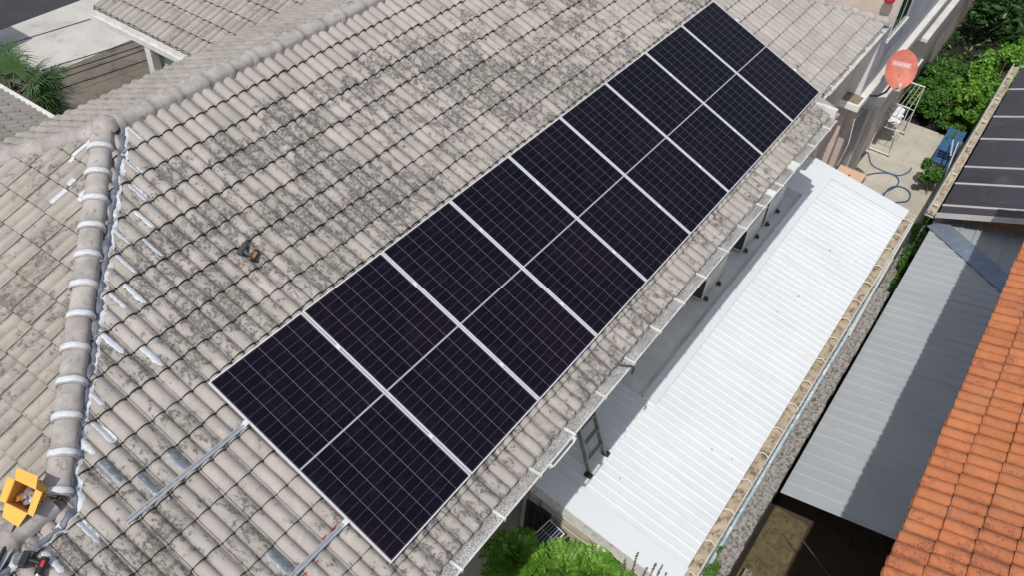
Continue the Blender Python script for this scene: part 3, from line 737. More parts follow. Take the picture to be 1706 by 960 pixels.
# ------------------------------------------------------------------ objects fixed at the very top edge of the picture
t = thing('wall_lamp', (13.75, -2.3, -.35), 'small red lantern at the top edge beside the upper window', 'lantern', 'red lanterns at the upper wall')
def lantern(x, y, z, nm):
    t = thing('lantern', (x, y, z - .1), nm, 'lantern', 'red lanterns on the upper wall')
    rows = [[(x + math.cos(a) * r, y + math.sin(a) * r, z + h) for a in [2 * math.pi * q / 16 for q in range(17)]] for (r, h) in ((.01, -.1), (.07, -.08), (.1, -.03), (.1, .03), (.07, .08), (.01, .1))]
    MB().grid(rows).build('lantern_body', M['red'], t, smooth=60)
    MB().tube([(x, y, z + .1), (x, y, z + .25)], .006, 6).build('cord', M['black'], t)
bpy.data.objects.remove(t)
lantern(13.9, -2.02, -.52, 'round red lantern at the top edge above the dark window')

# ------------------------------------------------------------------ extension with the white sheet roof
ext = thing('extension', (7.8, -2.9, -6.3), 'low extension with bright white corrugated sheet roof below the eaves', 'extension')
DRY = []
T9 = math.tan(R_(9))
def zw(y): return -3.5 + (y + 2.0) * T9
def ribbed(x0, x1, y0, y1, zf, pitch, hgt, mat, name, parent, thick=.004, cuts=None, alongx=False, wob=.0, seed=0, lap=5):
    rg = random.Random(seed); n = int(round((x1 - x0) / pitch)); cols = []
    for i in range(n):
        xa = x0 + i * (x1 - x0) / n; hh = hgt * (1.35 if i % lap == 0 else 1.0); j = rg.uniform(-wob, wob)
        w_ = (x1 - x0) / n
        for (f, h) in ((0, 0), (.05, 0), (.09, hh), (.17, hh), (.22, 0), (.62, 0.0), (.92, 0)):
            cols.append((xa + f * w_, h + j))
    cols.append((x1, 0))
    m_ = 7; rows = []; uvs = []
    for k in range(m_):
        y = y0 + (y1 - y0) * k / (m_ - 1)
        if alongx: rows.append([(y, x, zf(y, x) + h) for (x, h) in cols])
        else: rows.append([(x, y, zf(x, y) + h) for (x, h) in cols])
        uvs.append([(x, y) for (x, h) in cols])
    mb = MB().grid(rows, uvs)
    mb2 = MB().grid([[(p[0], p[1], p[2] - .02) for p in r] for r in rows], uvs)
    o = mb.build(name, mat, parent)
    return o
ribbed(3.02, 12.72, -3.95, -2.36, lambda x, y: zw(y), .150, .010, M['white_roof'], 'roof_sheet', ext, seed=1)
# the sheets run on under the eaves at the near end
ribbed(3.02, 5.22, -2.36, -1.62, lambda x, y: zw(y) - .0, .1571, .010, M['white_roof'], 'roof_sheet', ext, seed=2)
# upper flashing strip, sloping, and side flashings
fl = MB()
fl.quad([(5.22, -2.44, zw(-2.44) + .024), (11.45, -2.44, zw(-2.44) + .024), (11.45, -2.24, -3.46), (5.22, -2.24, -3.46)], [(5.22, 0), (11.45, 0), (11.45, .3), (5.22, .3)])
fl.quad([(5.22, -2.24, -3.46), (11.45, -2.24, -3.46), (11.45, -2.22, -3.462), (5.22, -2.22, -3.462)], [(0, 0), (1, 0), (1, .1), (0, .1)])
fl.quad([(5.22, -2.22, -3.462), (11.45, -2.22, -3.462), (11.45, -2.22, -3.66), (5.22, -2.22, -3.66)], [(0, 0), (1, 0), (1, .1), (0, .1)])
fl.quad([(11.45, -2.46, zw(-2.46) + .024), (12.74, -2.46, zw(-2.46) + .024), (12.74, -1.6, -3.42), (11.45, -1.6, -3.42)], [(0, 0), (1, 0), (1, .1), (0, .1)])
fl.quad([(11.45, -1.6, -3.42), (11.45, -2.46, zw(-2.46) + .024), (11.45, -2.46, -3.66), (11.45, -1.6, -3.66)], [(0, 0), (1, 0), (1, .1), (0, .1)])
fl.quad([(5.22, -2.44, zw(-2.44) + .024), (5.22, -2.22, -3.46), (5.22, -2.22, -3.72), (5.22, -2.44, -3.72)], [(0, 0), (1, 0), (1, .1), (0, .1)])
fl.build('flashing', M['white_roof'], ext)
def verge(x0, x1, y0, y1, up_=.02):
    mb = MB(); mb.hexa([(x0, y0, zw(y0) + .014), (x1, y0, zw(y0) + .014), (x1, y1, zw(y1) + .014), (x0, y1, zw(y1) + .014), (x0, y0, zw(y0) + up_), (x1, y0, zw(y0) + up_), (x1, y1, zw(y1) + up_), (x0, y1, zw(y1) + up_)]); return mb
verge(12.42, 12.76, -3.97, -1.7, .026).build('flashing', M['white_roof'], ext)
verge(2.98, 3.36, -3.97, -1.63, .022).build('flashing', M['white_roof'], ext)
MB().hexa([(2.97, -3.97, zw(-3.97) - .16), (2.985, -3.97, zw(-3.97) - .16), (2.985, -1.62, zw(-1.62) - .16), (2.97, -1.62, zw(-1.62) - .16), (2.97, -3.97, zw(-3.97) + .02), (2.985, -3.97, zw(-3.97) + .02), (2.985, -1.62, zw(-1.62) + .02), (2.97, -1.62, zw(-1.62) + .02)]).build('fascia', M['gutter'], ext)
lrg = random.Random(77)
for k_ in range(9):
    lx_ = lrg.uniform(3.6, 12.0); ly_ = lrg.uniform(-3.8, -2.6); la_ = lrg.uniform(0, 6)
    lm_ = MB(); c_ = Vector((lx_, ly_, zw(ly_) + .022)); a_ = Vector((math.cos(la_), math.sin(la_), 0)) * .020; b_ = Vector((-math.sin(la_), math.cos(la_), 0)) * .009
    lm_.quad([c_ - a_, c_ - b_ - Vector((0, 0, .006)), c_ + a_ + Vector((0, 0, .008)), c_ + b_ + Vector((0, 0, .004))])
    DRY.append((lm_, tuple(c_)))
sc_ = MB()
for yy_ in (-2.75, -3.35, -3.85):
    for k_ in range(64):
        xx_ = 3.02 + .075 * .6 + k_ * .15
        sc_.box((xx_ - .006, yy_ - .006, zw(yy_)), (xx_ + .006, yy_ + .006, zw(yy_) + .006))
sc_.build('roof_screws', M['gutter'], ext)
# channel slab for the outdoor units
MB().box((5.22, -2.205, -3.72), (11.45, -1.6, -3.60)).build('channel_slab', M['slab'], ext)
MB().box((5.22, -2.20, -3.60), (11.45, -2.16, -3.56)).build('kerb', M['slab'], ext, bevel=.006)
MB().box((11.33, -2.16, -3.60), (11.45, -1.6, -3.40)).build('kerb', M['slab'], ext, bevel=.006)
# walls
MB().box((3.12, -3.80, -6.3), (12.6, -3.68, -3.84)).build('wall', M['wall_cream'], ext)
MB().box((3.12, -3.68, -6.3), (3.24, -1.62, -3.9)).hexa([(3.12, -3.68, -3.9), (3.24, -3.68, -3.9), (3.24, -1.62, -3.9), (3.12, -1.62, -3.9), (3.12, -3.68, zw(-3.68) - .02), (3.24, -3.68, zw(-3.68) - .02), (3.24, -1.62, zw(-1.62) - .02), (3.12, -1.62, zw(-1.62) - .02)]).build('wall', M['wall_cream'], ext)
MB().box((12.5, -3.68, -6.3), (12.6, -1.62, -3.86)).build('wall', M['wall_pink'], ext)
wn_ = MB().box((3.085, -2.16, -4.95), (3.12, -2.11, -3.98)).box((3.085, -1.70, -4.95), (3.12, -1.65, -3.98)).box((3.085, -2.11, -4.03), (3.12, -1.70, -3.98)).build('window', M['wall_grey'], ext)
MB().box((3.11, -2.11, -4.95), (3.118, -1.70, -4.03)).build('pane', M['black'], wn_)
gr = MB()
for i in range(4): gr.box((3.095, -2.10 + i * .115, -4.95), (3.105, -2.085 + i * .115, -4.03))
for i in range(5): gr.box((3.093, -2.11, -4.85 + i * .18), (3.103, -1.70, -4.83 + i * .18))
gr.build('grille', M['dkgrey'], wn_)
MB().tube([(3.07, -2.25, -3.9), (3.07, -2.9, -4.0), (3.07, -3.6, -4.12)], .014, 8).build('pipe', M['wall_cream'], ext, smooth=60)
MB().tube([(3.08, -2.3, -4.12), (3.08, -3.2, -4.25)], .010, 8).build('pipe', M['wall_cream'], ext, smooth=60)
MB().box((3.03, -2.98, -4.12), (3.11, -2.84, -4.0)).box((3.02, -2.92, -4.34), (3.1, -2.8, -4.2)).build('junction_box', M['wall_white'], ext, bevel=.01)
MB().tube([(3.05, -1.95, -3.6), (3.04, -1.93, -4.2), (3.03, -1.98, -4.8)], .006, 6).tube([(3.03, -1.75, -3.6), (3.03, -1.78, -4.5), (3.03, -1.76, -5)], .005, 6).tube([(3.04, -1.9, -3.9), (3.03, -2.2, -4.0), (3.04, -2.16, -4.5)], .005, 6).build('cable', M['rustwire'], ext, smooth=60)
g3 = gutter(3.0, 12.74, -3.945, -4.10, zw(-3.95) - .02, .09, ext, False, .56, fill=M['debris'], strap='hoop', seed=9)
MB().tube([(3.1, -4.155, -3.90), (6, -4.15, -3.885), (9, -4.16, -3.90), (10.6, -4.15, -3.92)], .026, 10).build('pipe', M['pipe_blue'], ext, smooth=60)
MB().tube([(8.8, -4.19, -3.88), (11, -4.14, -3.90), (12.6, -4.13, -3.9)], .018, 8).build('pipe', M['white'], ext, smooth=60)

for lm_, c_ in DRY:
    lm_.build('dry_leaf', M['trunk'], org=c_, label='small dry leaf lying on the white sheet roof', cat='leaf', group='dry leaves scattered on the white roof')
# boundary wall with mossy top
bw = MB(); rg = random.Random(4); rows = []
xs = [2.0 + i * .07 for i in range(121)]
out = [-4.40 + rg.uniform(-.012, .012) for _ in xs]
rows.append([(x, -4.06, -6.3) for x in xs]); rows.append([(x, -4.06, -3.97) for x in xs])
rows.append([(x, -4.16, -3.965 + rg.uniform(-.004, .004)) for x in xs]); rows.append([(x, -4.30, -3.965 + rg.uniform(-.006, .006)) for x in xs])
rows.append([(x, y, -3.975) for x, y in zip(xs, out)]); rows.append([(x, y - .005, -4.08) for x, y in zip(xs, out)]); rows.append([(x, -4.34, -4.10) for x in xs]); rows.append([(x, -4.34, -6.3) for x in xs])
bw.grid(rows); bw.quad([rows[0][-1], rows[1][-1], rows[4][-1], rows[7][-1]]); bw.quad([rows[0][0], rows[7][0], rows[4][0], rows[1][0]])
bw.build('boundary_wall', M['moss'], org=(6, -4.2, -6.3), label='mossy black-stained concrete boundary wall beside the white roof gutter', cat='wall', smooth=30)
bm2 = MB().box((10.40, -4.26, -6.3), (20.7, -4.10, -5.6)).build('garden_wall', M['moss'], org=(15, -4.2, -6.3), label='low dark wall along the edge of the tiled patio', cat='wall')
MB().box((4.05, -4.62, -6.3), (5.2, -4.50, -5.9)).build('kerb_stone', M['moss'], org=(4.6, -4.56, -6.3), label='cracked concrete edging strip at the foot of the mossy wall', cat='edging')

# ------------------------------------------------------------------ solar array
PANW, PANL, PIT = 1.134, 2.278, 1.154
ords = ['nearest, leftmost of the nine', 'second from the lower left of the nine', 'third from the lower left of the nine', 'fourth from the lower left of the nine',
        'middle one of the nine', 'fourth from the upper right of the nine', 'third from the upper right of the nine', 'second from the upper right of the nine', 'farthest, at the upper right end of the nine']
def frame_box(mb, u0, u1, v0, v1, n0, n1):
    mb.hexa([PW(u0, v1, n1), PW(u1, v1, n1), PW(u1, v0, n1), PW(u0, v0, n1), PW(u0, v1, n0), PW(u1, v1, n0), PW(u1, v0, n0), PW(u0, v0, n0)])
def make_panel(u0):
    t = thing('solar_panel', PW(u0 + PANW / 2, PANL / 2, .035), '', 'solar panel', 'solar panels in a row on the tiled roof')
    fr = MB(); fw = .0115
    frame_box(fr, u0, u0 + fw, 0, PANL, -.0, .035); frame_box(fr, u0 + PANW - fw, u0 + PANW, 0, PANL, 0, .035)
    frame_box(fr, u0 + fw, u0 + PANW - fw, 0, fw, -.0, .035); frame_box(fr, u0 + fw, u0 + PANW - fw, PANL - fw, PANL, -.0, .035)
    fr.build('frame', M['frame'], t)
    gl = MB(); N_ = .0028
    gl.quad([PW(u0 + fw, PANL - fw, N_), PW(u0 + PANW - fw, PANL - fw, N_), PW(u0 + PANW - fw, fw, N_), PW(u0 + fw, fw, N_)],
            [(fw, PANL - fw), (PANW - fw, PANL - fw), (PANW - fw, fw), (fw, fw)])
    gl.quad([PW(u0 + fw, PANL - fw, .03), PW(u0 + fw, fw, .03), PW(u0 + PANW - fw, fw, .03), PW(u0 + PANW - fw, PANL - fw, .03)], [(0, 0)] * 4)
    gl.build('cell_glass', M['cell'], t)
    return t
pan0 = make_panel(0.0)
pans = [pan0]
for i in range(1, 9):
    c = pan0.copy(); COL.objects.link(c); c.location = Vector(pan0.location) + Vector((PIT * i, 0, 0))
    for ch in list(pan0.children):
        d = ch.copy(); COL.objects.link(d); d.parent = c
    pans.append(c)
for p_, o_ in zip(pans, ords): p_['label'] = 'black silver-framed solar panel, ' + o_
for c in pans: 
    jr = random.Random(c.name); c.location += Vector((0, 0, jr.uniform(-.001, .001)))
# rails
def rail(u0, u1, v, label):
    t = thing('mounting_rail', PW(u0, v, .09), label, 'rail', 'mounting rails under the panels')
    r = MB()
    frame_box(r, u0, u1, v - .022, v - .008, .036, .082); frame_box(r, u0, u1, v + .008, v + .022, .036, .082); frame_box(r, u0, u1, v - .008, v + .008, .046, .078)
    r.build('rail_profile', M['alu'], t)
    uu = u0 + .35
    while uu < u1:
        f = MB(); frame_box(f, uu - .02, uu + .02, v + .02, v + .028, .04, .125); frame_box(f, uu - .02, uu + .02, v + .028, v + .075, .075, .08)
        if uu < .0 or uu > 10.2: f.build('roof_hook', M['alu'], t)
        uu += 1.15
    for k in range(10):
        cu = -0.012 if k == 0 else k * PIT - .010
        if k == 9: cu = 9 * PIT - .008
        c = MB(); frame_box(c, cu - (.028 if k == 0 else .014), cu + (.028 if k == 9 else .014), v - .025, v + .025, -.006, .03 if k in (0, 9) else -.001)
        frame_box(c, cu - .005, cu + .005, v - .005, v + .005, -.011, -.006)
        c.build('clamp', M['frame'], t)
    return t
rail(-1.26, 10.42, .50, 'long aluminium rail running past the left end of the panels towards the cardboard box')
rail(-.85, 10.42, 1.745, 'lower aluminium rail leaving the picture at its bottom edge')
r = MB(); frame_box(r, -.26, -.02, 1.700, 1.712, .045, .055); frame_box(r, -.75, -.30, 1.80, 1.812, .085, .092)
r.build('red_strap', M['crimson'], org=PW(-.2, 1.7, .05), label='thin crimson strap lying along the lower aluminium rail', cat='strap')

# ------------------------------------------------------------------ tools on the roof
def drill(P, ax, ay, az, label, body, accent):
    """P origin on tiles; ax along barrel, ay along handle, az up"""
    t = thing('cordless_drill', P, label, 'drill')
    f = lambda x, y, z: Vector(P) + ax * x + ay * y + az * z
    def prism(name, a, b, mat, taper=1.0, bv=.006):
        (x0, y0, z0), (x1, y1, z1) = a, b
        m_ = MB().hexa([f(x0, y0, z0), f(x1, y0, z0), f(x1, y1, z0), f(x0, y1, z0), f(x0, y0, z1), f(x1, y0, z1), f(x1, y1, z1), f(x0, y1, z1)])
        return m_.build(name, mat, t, bevel=bv)
    MB().tube([f(-.08, 0, .03), f(-.07, 0, .03), f(.03, 0, .03), f(.055, 0, .03)], .031, 14).build('motor_housing', body, t, smooth=40, bevel=.003)
    MB().tube([f(.055, 0, .03), f(.075, 0, .03), f(.105, 0, .03)], .024, 14, r2=.012).build('chuck', M['steel'] if accent is M['red'] else M['dkgrey'], t, smooth=40)
    MB().tube([f(.105, 0, .03), f(.155, 0, .03)], .004, 8).build('drill_bit', M['dkgrey'], t)
    MB().tube([f(-.03, 0, .028), f(-.038, .06, .026), f(-.035, .115, .028)], .019, 12).build('handle', body, t, smooth=40)
    prism('battery', (-.09, .11, .002), (.03, .16, .062), body if accent is M['red'] else M['black'])
    prism('accent', (-.05, -.012, .058), (.0, .012, .064), accent, bv=.002) if accent is M['red'] else prism('accent', (-.075, .12, .060), (.0, .15, .066), accent, bv=.002)
    MB().tube([f(-.005, .02, .03), f(-.012, .045, .03)], .007, 6).build('trigger', accent, t)
def basis(a_deg):
    a = R_(a_deg); ax = (Ux * math.cos(a) + Vd * math.sin(a)); ay = (-Ux * math.sin(a) + Vd * math.cos(a)); return ax, ay, NUP
ax, ay, az = basis(200)
Pq = P0 + Ux * 1.20 + Vd * -.88 + NUP * .045
ax, ay, az = basis(-25)
drill(P0 + Ux * 1.22 + Vd * -.90 + NUP * .05, ax, ay, az, 'black and amber cordless drill lying alone mid-slope on the tiles', M['dkgrey'], M['copper'])
ax, ay, az = basis(150)
drill(P0 + Ux * -1.90 + Vd * .36 + NUP * .06, ax, ay, az, 'dark cordless drill with red trim near the bottom left corner', M['black'], M['red'])

# cardboard box in the valley
BXC = Vector((-1.6, .1, -.05))
bx = thing('cardboard_box', BXC, 'open yellow cardboard box with small bagged hardware inside, by the hip', 'box')
bz = Vector((-.53, -.253, .81)).normalized()
TC = [Vector(p) for p in ((-1.638, .214, .214), (-1.589, .033, .190), (-1.732, -.021, .080), (-1.782, .171, .107))]   # rim corners
BH = .26
cen = sum(TC, Vector()) / 4
IN = [c + (cen - c).normalized() * .006 for c in TC]
body = MB()
for i in range(4):
    j = (i + 1) % 4
    body.hexa([TC[i] - bz * BH, TC[j] - bz * BH, IN[j] - bz * BH, IN[i] - bz * BH, TC[i], TC[j], IN[j], IN[i]])
body.quad([c - bz * (BH - .003) for c in TC])
body.build('box_body', M['card'], bx)
FL = [(0, 1, (-1.571, .243, .267), (-1.516, .068, .249)), (1, 2, (-1.569, -.032, .182), (-1.714, -.080, .073)), (2, 3, (-1.828, -.020, .017), (-1.854, .129, .046)), (3, 0, (-1.796, .217, .112), (-1.659, .275, .220))]
fr_ = random.Random(2)
for (i, j, pj, pi_) in FL:
    # free edge: first point is beside corner i for the top flap, beside corner i otherwise
    A, B_ = TC[i], TC[j]; c1, c2 = Vector(pj), Vector(pi_); lift = bz * fr_.uniform(.0, .02)
    MB().hexa([A, B_, c2 + lift, c1 + lift, A + bz * .004, B_ + bz * .004, c2 + lift + bz * .004, c1 + lift + bz * .004]).build('flap', M['card'], bx)
inkm = MB(); e1 = (TC[2] - TC[1]).normalized(); on = e1.cross(bz).normalized()
if on.dot(TC[1] - cen) < 0: on = -on
for i in range(3):
    for q in range(4):
        o_ = TC[1] + e1 * (.03 + .03 * q) - bz * (.07 + .035 * i) + on * .001
        inkm.hexa([o_, o_ + e1 * .02, o_ + e1 * .02 + on * .001, o_ + on * .001, o_ + bz * .018, o_ + e1 * .02 + bz * .018, o_ + e1 * .02 + bz * .018 + on * .001, o_ + bz * .018 + on * .001])
inkm.build('printed_marks', M['ink'], bx)
def crumple(name, c, r, mat, label, cat, seed, org=None, flat=.7):
    rg = random.Random(seed); rows = []
    for i in range(13):
        th = math.pi * i / 12; row = []
        for q in range(19):
            a = 2 * math.pi * (q % 18) / 18; k = 1 + .28 * math.sin(3 * a + seed + i) + .2 * math.sin(5 * a + 2 * i + seed) + .12 * rg.uniform(-1, 1)
            row.append(Vector(c) + Vector((math.cos(a) * math.sin(th) * r * k, math.sin(a) * math.sin(th) * r * k, math.cos(th) * r * flat)))
        row[-1] = row[0]; rows.append(row)
    return MB().grid(rows).build(name, mat, org=c, label=label, cat=cat, smooth=25)
crumple('parts_bag', cen - bz * .11, .062, M['bag'], 'crumpled clear bag of small metal parts inside the yellow box', 'bag', 2)
crumple('metal_fitting', cen - bz * .09 + Vector((-.05, .03, 0)), .024, M['copper'], 'small brown fitting lying on the bag inside the yellow box', 'fitting', 5)
# tool and cable bundle below the box
MB().tube([PW(-2.35, .28, .0), PW(-2.1, .14, -.01), PW(-1.9, .02, .0), PW(-1.75, -.06, .0), PW(-1.62, -.10, .02)], .013, 8).build('black_cable', M['black'], org=PW(-2, .1, 0), label='thick black cable running out from under the yellow box', cat='cable', smooth=60)
crumple('plastic_bag', PW(-2.13, .04, -.02), .06, M['cloth'], 'crumpled white plastic bag tucked under the left of the yellow box', 'bag', 9)
MB().hexa([PW(-2.3, .22, .04), PW(-2.28, .26, .04), PW(-1.88, .08, .04), PW(-1.9, .04, .04), PW(-2.3, .22, .02), PW(-2.28, .26, .02), PW(-1.88, .08, .02), PW(-1.9, .04, .02)]).build('metal_strip', M['alu'], org=PW(-2, .1, .03), label='short bright metal strip lying below the yellow box', cat='strip')

# ------------------------------------------------------------------ air conditioners
def ac(x, y, z, label, first=None):
    if first is not None:
        c = first.copy(); COL.objects.link(c); c.location = Vector(first.location) + Vector((x - first['px'], 0, 0))
        for ch in list(first.children):
            d = ch.copy(); COL.objects.link(d); d.parent = c
            for g_ in ch.children:
                e = g_.copy(); COL.objects.link(e); e.parent = d
        c['label'] = label; return c
    t = thing('ac_unit', (x, y, z), label, 'air conditioner', 'outdoor air conditioner units under the eaves'); t['px'] = x
    bd = MB().box((x - .14, y + .02, z + .05), (x + .64, y + .30, z + .60)).build('casing', M['ac'], t, bevel=.018)
    gr_ = MB()
    for i in range(7): gr_.box((x - .146, y + .05 + i * .032, z + .1), (x - .141, y + .07 + i * .032, z + .54))
    gr_.build('side_grille', M['dkgrey'], bd)
    MB().box((x - .145, y + .035, z + .09), (x - .1415, y + .28, z + .55)).build('grille_backing', M['black'], bd)
    MB().box((x - .15, y + .005, z + .585), (x + .65, y + .31, z + .615)).build('top_cover', M['ac'], t, bevel=.01)
    for dx in (0.0, .49):
        MB().box((x + dx - .03, y - .02, z), (x + dx + .03, y + .32, z + .05)).build('foot', M['dkgrey'], t, bevel=.005)
        MB().box((x + dx - .03, y - .045, z), (x + dx + .02, y - .02, z + .03)).build('foot', M['black'], t, bevel=.005)
    fan = MB().tube([(x + .2, y + .018, z + .32), (x + .2, y + .012, z + .32)], .2, 24).build('fan_grille', M['ac'], t)
    return t
a0 = ac(7.72, -2.02, -3.58, 'pale outdoor air conditioner, nearest of the three under the eaves')
ac(9.30, -2.02, -3.58, 'pale outdoor air conditioner in the middle of the three under the eaves', a0)
ac(10.25, -2.02, -3.58, 'pale outdoor air conditioner farthest along, beside the shadow edge on the white roof', a0)
del a0['px']
for o in list(bpy.data.objects):
    if 'px' in o.keys(): del o['px']

# ------------------------------------------------------------------ ladder
ld = thing('ladder', (3.8, -2.32, -3.55), 'grey aluminium ladder standing on the white roof, leaning on the gutter', 'ladder')
FA = Vector((3.585, -2.30, zw(-2.30) + .03)); FB = Vector((4.03, -2.30, zw(-2.30) + .03)); lean = Vector((0.0, -.29 / 2.5 * 0 + .0, 0))
TOPY, TOPZ = -2.60, -.95
def railp(F, x1):
    top = Vector((x1, -1.63, -1.75)); d = (top - F).normalized(); s_ = Vector((1, 0, 0)); n_ = d.cross(s_).normalized()
    m_ = MB(); a = F; b_ = top
    for (sa, sb, na, nb) in ((-.014, .014, -.034, -.028), (-.014, .014, .028, .034), (-.003, .003, -.028, .028)):
        m_.hexa([a + s_ * sa + n_ * na, a + s_ * sb + n_ * na, a + s_ * sb + n_ * nb, a + s_ * sa + n_ * nb, b_ + s_ * sa + n_ * na, b_ + s_ * sb + n_ * na, b_ + s_ * sb + n_ * nb, b_ + s_ * sa + n_ * nb])
    m_.build('rail', M['ladder'], ld); return a, b_
ra = railp(FA + Vector((.03, 0, 0)), 3.64); rb = railp(FB - Vector((.03, 0, 0)), 3.97)
for k in range(7):
    tt = (.22 + .27 * k) / 1.95
    pa = ra[0].lerp(ra[1], tt); pb = rb[0].lerp(rb[1], tt)
    MB().box((pa.x, pa.y - .028, pa.z - .016), (pb.x, pb.y + .028, pb.z + .016)).build('rung', M['ladder'], ld, bevel=.004)
for F in (FA, FB):
    MB().box((F.x - .035, F.y - .06, F.z - .03), (F.x + .035, F.y + .05, F.z + .02)).build('foot', M['black'], ld, bevel=.008)

# ------------------------------------------------------------------ satellite dish
DC = Vector((14.35, -2.63, -1.93))
ds = thing('satellite_dish', DC + Vector((-.25, .3, -.4)), 'faded orange-red oval satellite dish with pale sticker on the right-hand wall', 'satellite dish')
dn = (Vector((-0.78, -.24, .58))).normalized(); du_ = Vector((0, 0, 1)).cross(dn).normalized(); dv_ = dn.cross(du_)
rows = []; rows2 = []
for i in range(9):
    r_ = i / 8; row = []; row2 = []
    for q in range(41):
        a = 2 * math.pi * (q % 40) / 40
        pnt = DC + du_ * (math.cos(a) * r_ * .29) + dv_ * (math.sin(a) * r_ * .385) + dn * (-.06 + .06 * r_ * r_)
        row.append(pnt); row2.append(pnt - dn * .008)
    rows.append(row); rows2.append(row2)
MB().grid(rows).grid(rows2[::-1]).grid([rows[-1], rows2[-1]]).build('reflector', M['dish'], ds, smooth=50)
st = MB()
def dp(a, b_, l=.004):
    r2 = (a / .29) ** 2 + (b_ / .385) ** 2; return DC + du_ * a + dv_ * b_ + dn * (-.06 + .06 * r2 + l)
st.grid([[dp(-.20 + .36 * i / 8, .05 + .10 * j_ / 3) for i in range(9)] for j_ in range(4)]).build('sticker', M['sticker'], ds)
st = MB()
for (a, wd_) in ((-.17, .05), (-.10, .03), (-.05, .05), (.02, .03), (.07, .05)):
    st.grid([[dp(a + wd_ * i / 2, .075 + .05 * j_ / 2, .007) for i in range(3)] for j_ in range(3)])
st.build('sticker_marks', M['sticker2'], ds)
base = Vector((13.75, -2.34, -2.36))
MB().tube([base, base + Vector((.12, -.14, -.0)), base + Vector((.34, -.22, .02)), base + Vector((.48, -.24, .12)), DC + dn * -.07 + dv_ * -.1], .022, 8).build('mast', M['black'], ds, smooth=60)
arm_e = DC - dv_ * .40 + dn * .42
MB().tube([DC - dv_ * .38 - dn * .02, arm_e], .012, 6).build('feed_arm', M['dkgrey'], ds, smooth=60)
MB().tube([arm_e, arm_e + (DC - arm_e).normalized() * .08], .03, 10).build('feed_horn', M['white'], ds, smooth=60)

# ------------------------------------------------------------------ patio things
rk = thing('clothes_rack', (19.3, -2.35, -6.26), 'white wheeled clothes drying rack standing against the patio wall', 'clothes rack')
def T(pts, r, name, mat, par, **k): return MB().tube(pts, r, 8, **k).build(name, mat, par, smooth=60)
x0_, x1_, ya, yb = 18.6, 19.95, -2.1, -2.62
for x in (x0_, x1_):
    T([(x, ya, -6.2), (x, yb, -6.2)], .022, 'base_bar', M['white'], rk)
    T([(x, (ya), -4.8), (x, yb - .02, -4.8)], .018, 'top_bar', M['white'], rk)
    for y in (ya, yb):
        T([(x, y, -6.2), (x, y, -4.8)], .012, 'leg', M['white'], rk)
        MB().tube([(x, y - .015, -6.235), (x, y + .015, -6.235)], .025, 10).build('castor', M['rustwire'], rk)
for i in range(6):
    y = ya + (yb - ya) * i / 5
    T([(x0_, y, -4.8), (x1_, y, -4.8)], .006, 'drying_rail', M['white'], rk)
for i in range(4):
    y = ya + (yb - ya) * i / 3
    T([(x0_, y, -5.5), (x1_, y, -5.5)], .006, 'drying_rail', M['white'], rk)
T([(x0_, ya, -5.5), (x0_, yb, -5.5)], .01, 'cross_bar', M['white'], rk); T([(x1_, ya, -5.5), (x1_, yb, -5.5)], .01, 'cross_bar', M['white'], rk)
for i in range(3): crumple('folded_cloth', (18.95 + .28 * i, -2.35 + .04 * i, -5.40), .16, M['cloth'], ['white cloth heaped on the near shelf of the clothes rack', 'white cloth heaped in the middle of the clothes rack shelf', 'white cloth heaped on the far end of the clothes rack shelf'][i], 'cloth', 13 + i, flat=.5)
# hose
hp_ = [(18.11, -2.08), (18.41, -2.14), (17.94, -2.4), (17.86, -2.71), (17.91, -3.09), (18.22, -3.25), (18.5, -3.27)]
def smooth(pts, n=8, z=-6.245, closed=False):
    out = []
    for i in range(len(pts) - 1):
        p0 = pts[max(i - 1, 0)]; p1 = pts[i]; p2 = pts[i + 1]; p3 = pts[min(i + 2, len(pts) - 1)]
        for k in range(n):
            t = k / n; out.append(tuple(.5 * ((2 * p1[j]) + (-p0[j] + p2[j]) * t + (2 * p0[j] - 5 * p1[j] + 4 * p2[j] - p3[j]) * t * t + (-p0[j] + 3 * p1[j] - 3 * p2[j] + p3[j]) * t ** 3) for j in range(2)) + (z,))
    out.append((*pts[-1], z)); return out
hs1 = smooth(hp_)
hs2 = smooth([(17.2, -2.35), (17.6, -2.6), (17.85, -2.9), (17.75, -3.15), (17.4, -3.2), (16.9, -3.05), (16.5, -3.15), (16.4, -3.35)], z=-6.235)
hs3 = smooth([(16.4, -3.35), (16.7, -3.1), (17.2, -3.1), (17.45, -3.3), (17.35, -3.55), (17.0, -3.62), (16.75, -3.45), (16.6, -3.3), (16.2, -3.1), (16.0, -2.9), (16.3, -2.6)], z=-6.225)
MB().tube(hs1, .017, 6).build('garden_hose', M['hose'], org=(18, -2.7, -6.25), label='short blue hose end lying in an arc across the patio tiles', cat='hose', smooth=60)
MB().tube(hs2 + hs3[1:], .017, 6).build('garden_hose', M['hose'], org=(17, -3.2, -6.25), label='blue garden hose coiled in loops on the patio beside the white roof', cat='hose', smooth=60)
# peach table with a dark angle tool on it
tb = thing('table', (15.0, -2.4, -6.26), 'peach-topped table standing at the far edge of the white roof', 'table')
MB().box((14.35, -2.72, -4.86), (15.05, -2.12, -4.80)).build('table_top', M['peach'], tb, bevel=.008)
for (x, y) in ((14.4, -2.67), (15.0, -2.67), (14.4, -2.17), (15.0, -2.17)): MB().box((x - .025, y - .025, -6.26), (x + .025, y + .025, -4.86)).build('leg', M['peach'], tb)
MB().box((14.55, -2.44, -4.798), (14.78, -2.41, -4.785)).box((14.55, -2.52, -4.798), (14.58, -2.44, -4.785)).build('angle_bracket', M['dkgrey'], org=(14.6, -2.45, -4.8), label='dark L-shaped metal bracket lying on the peach table', cat='bracket')
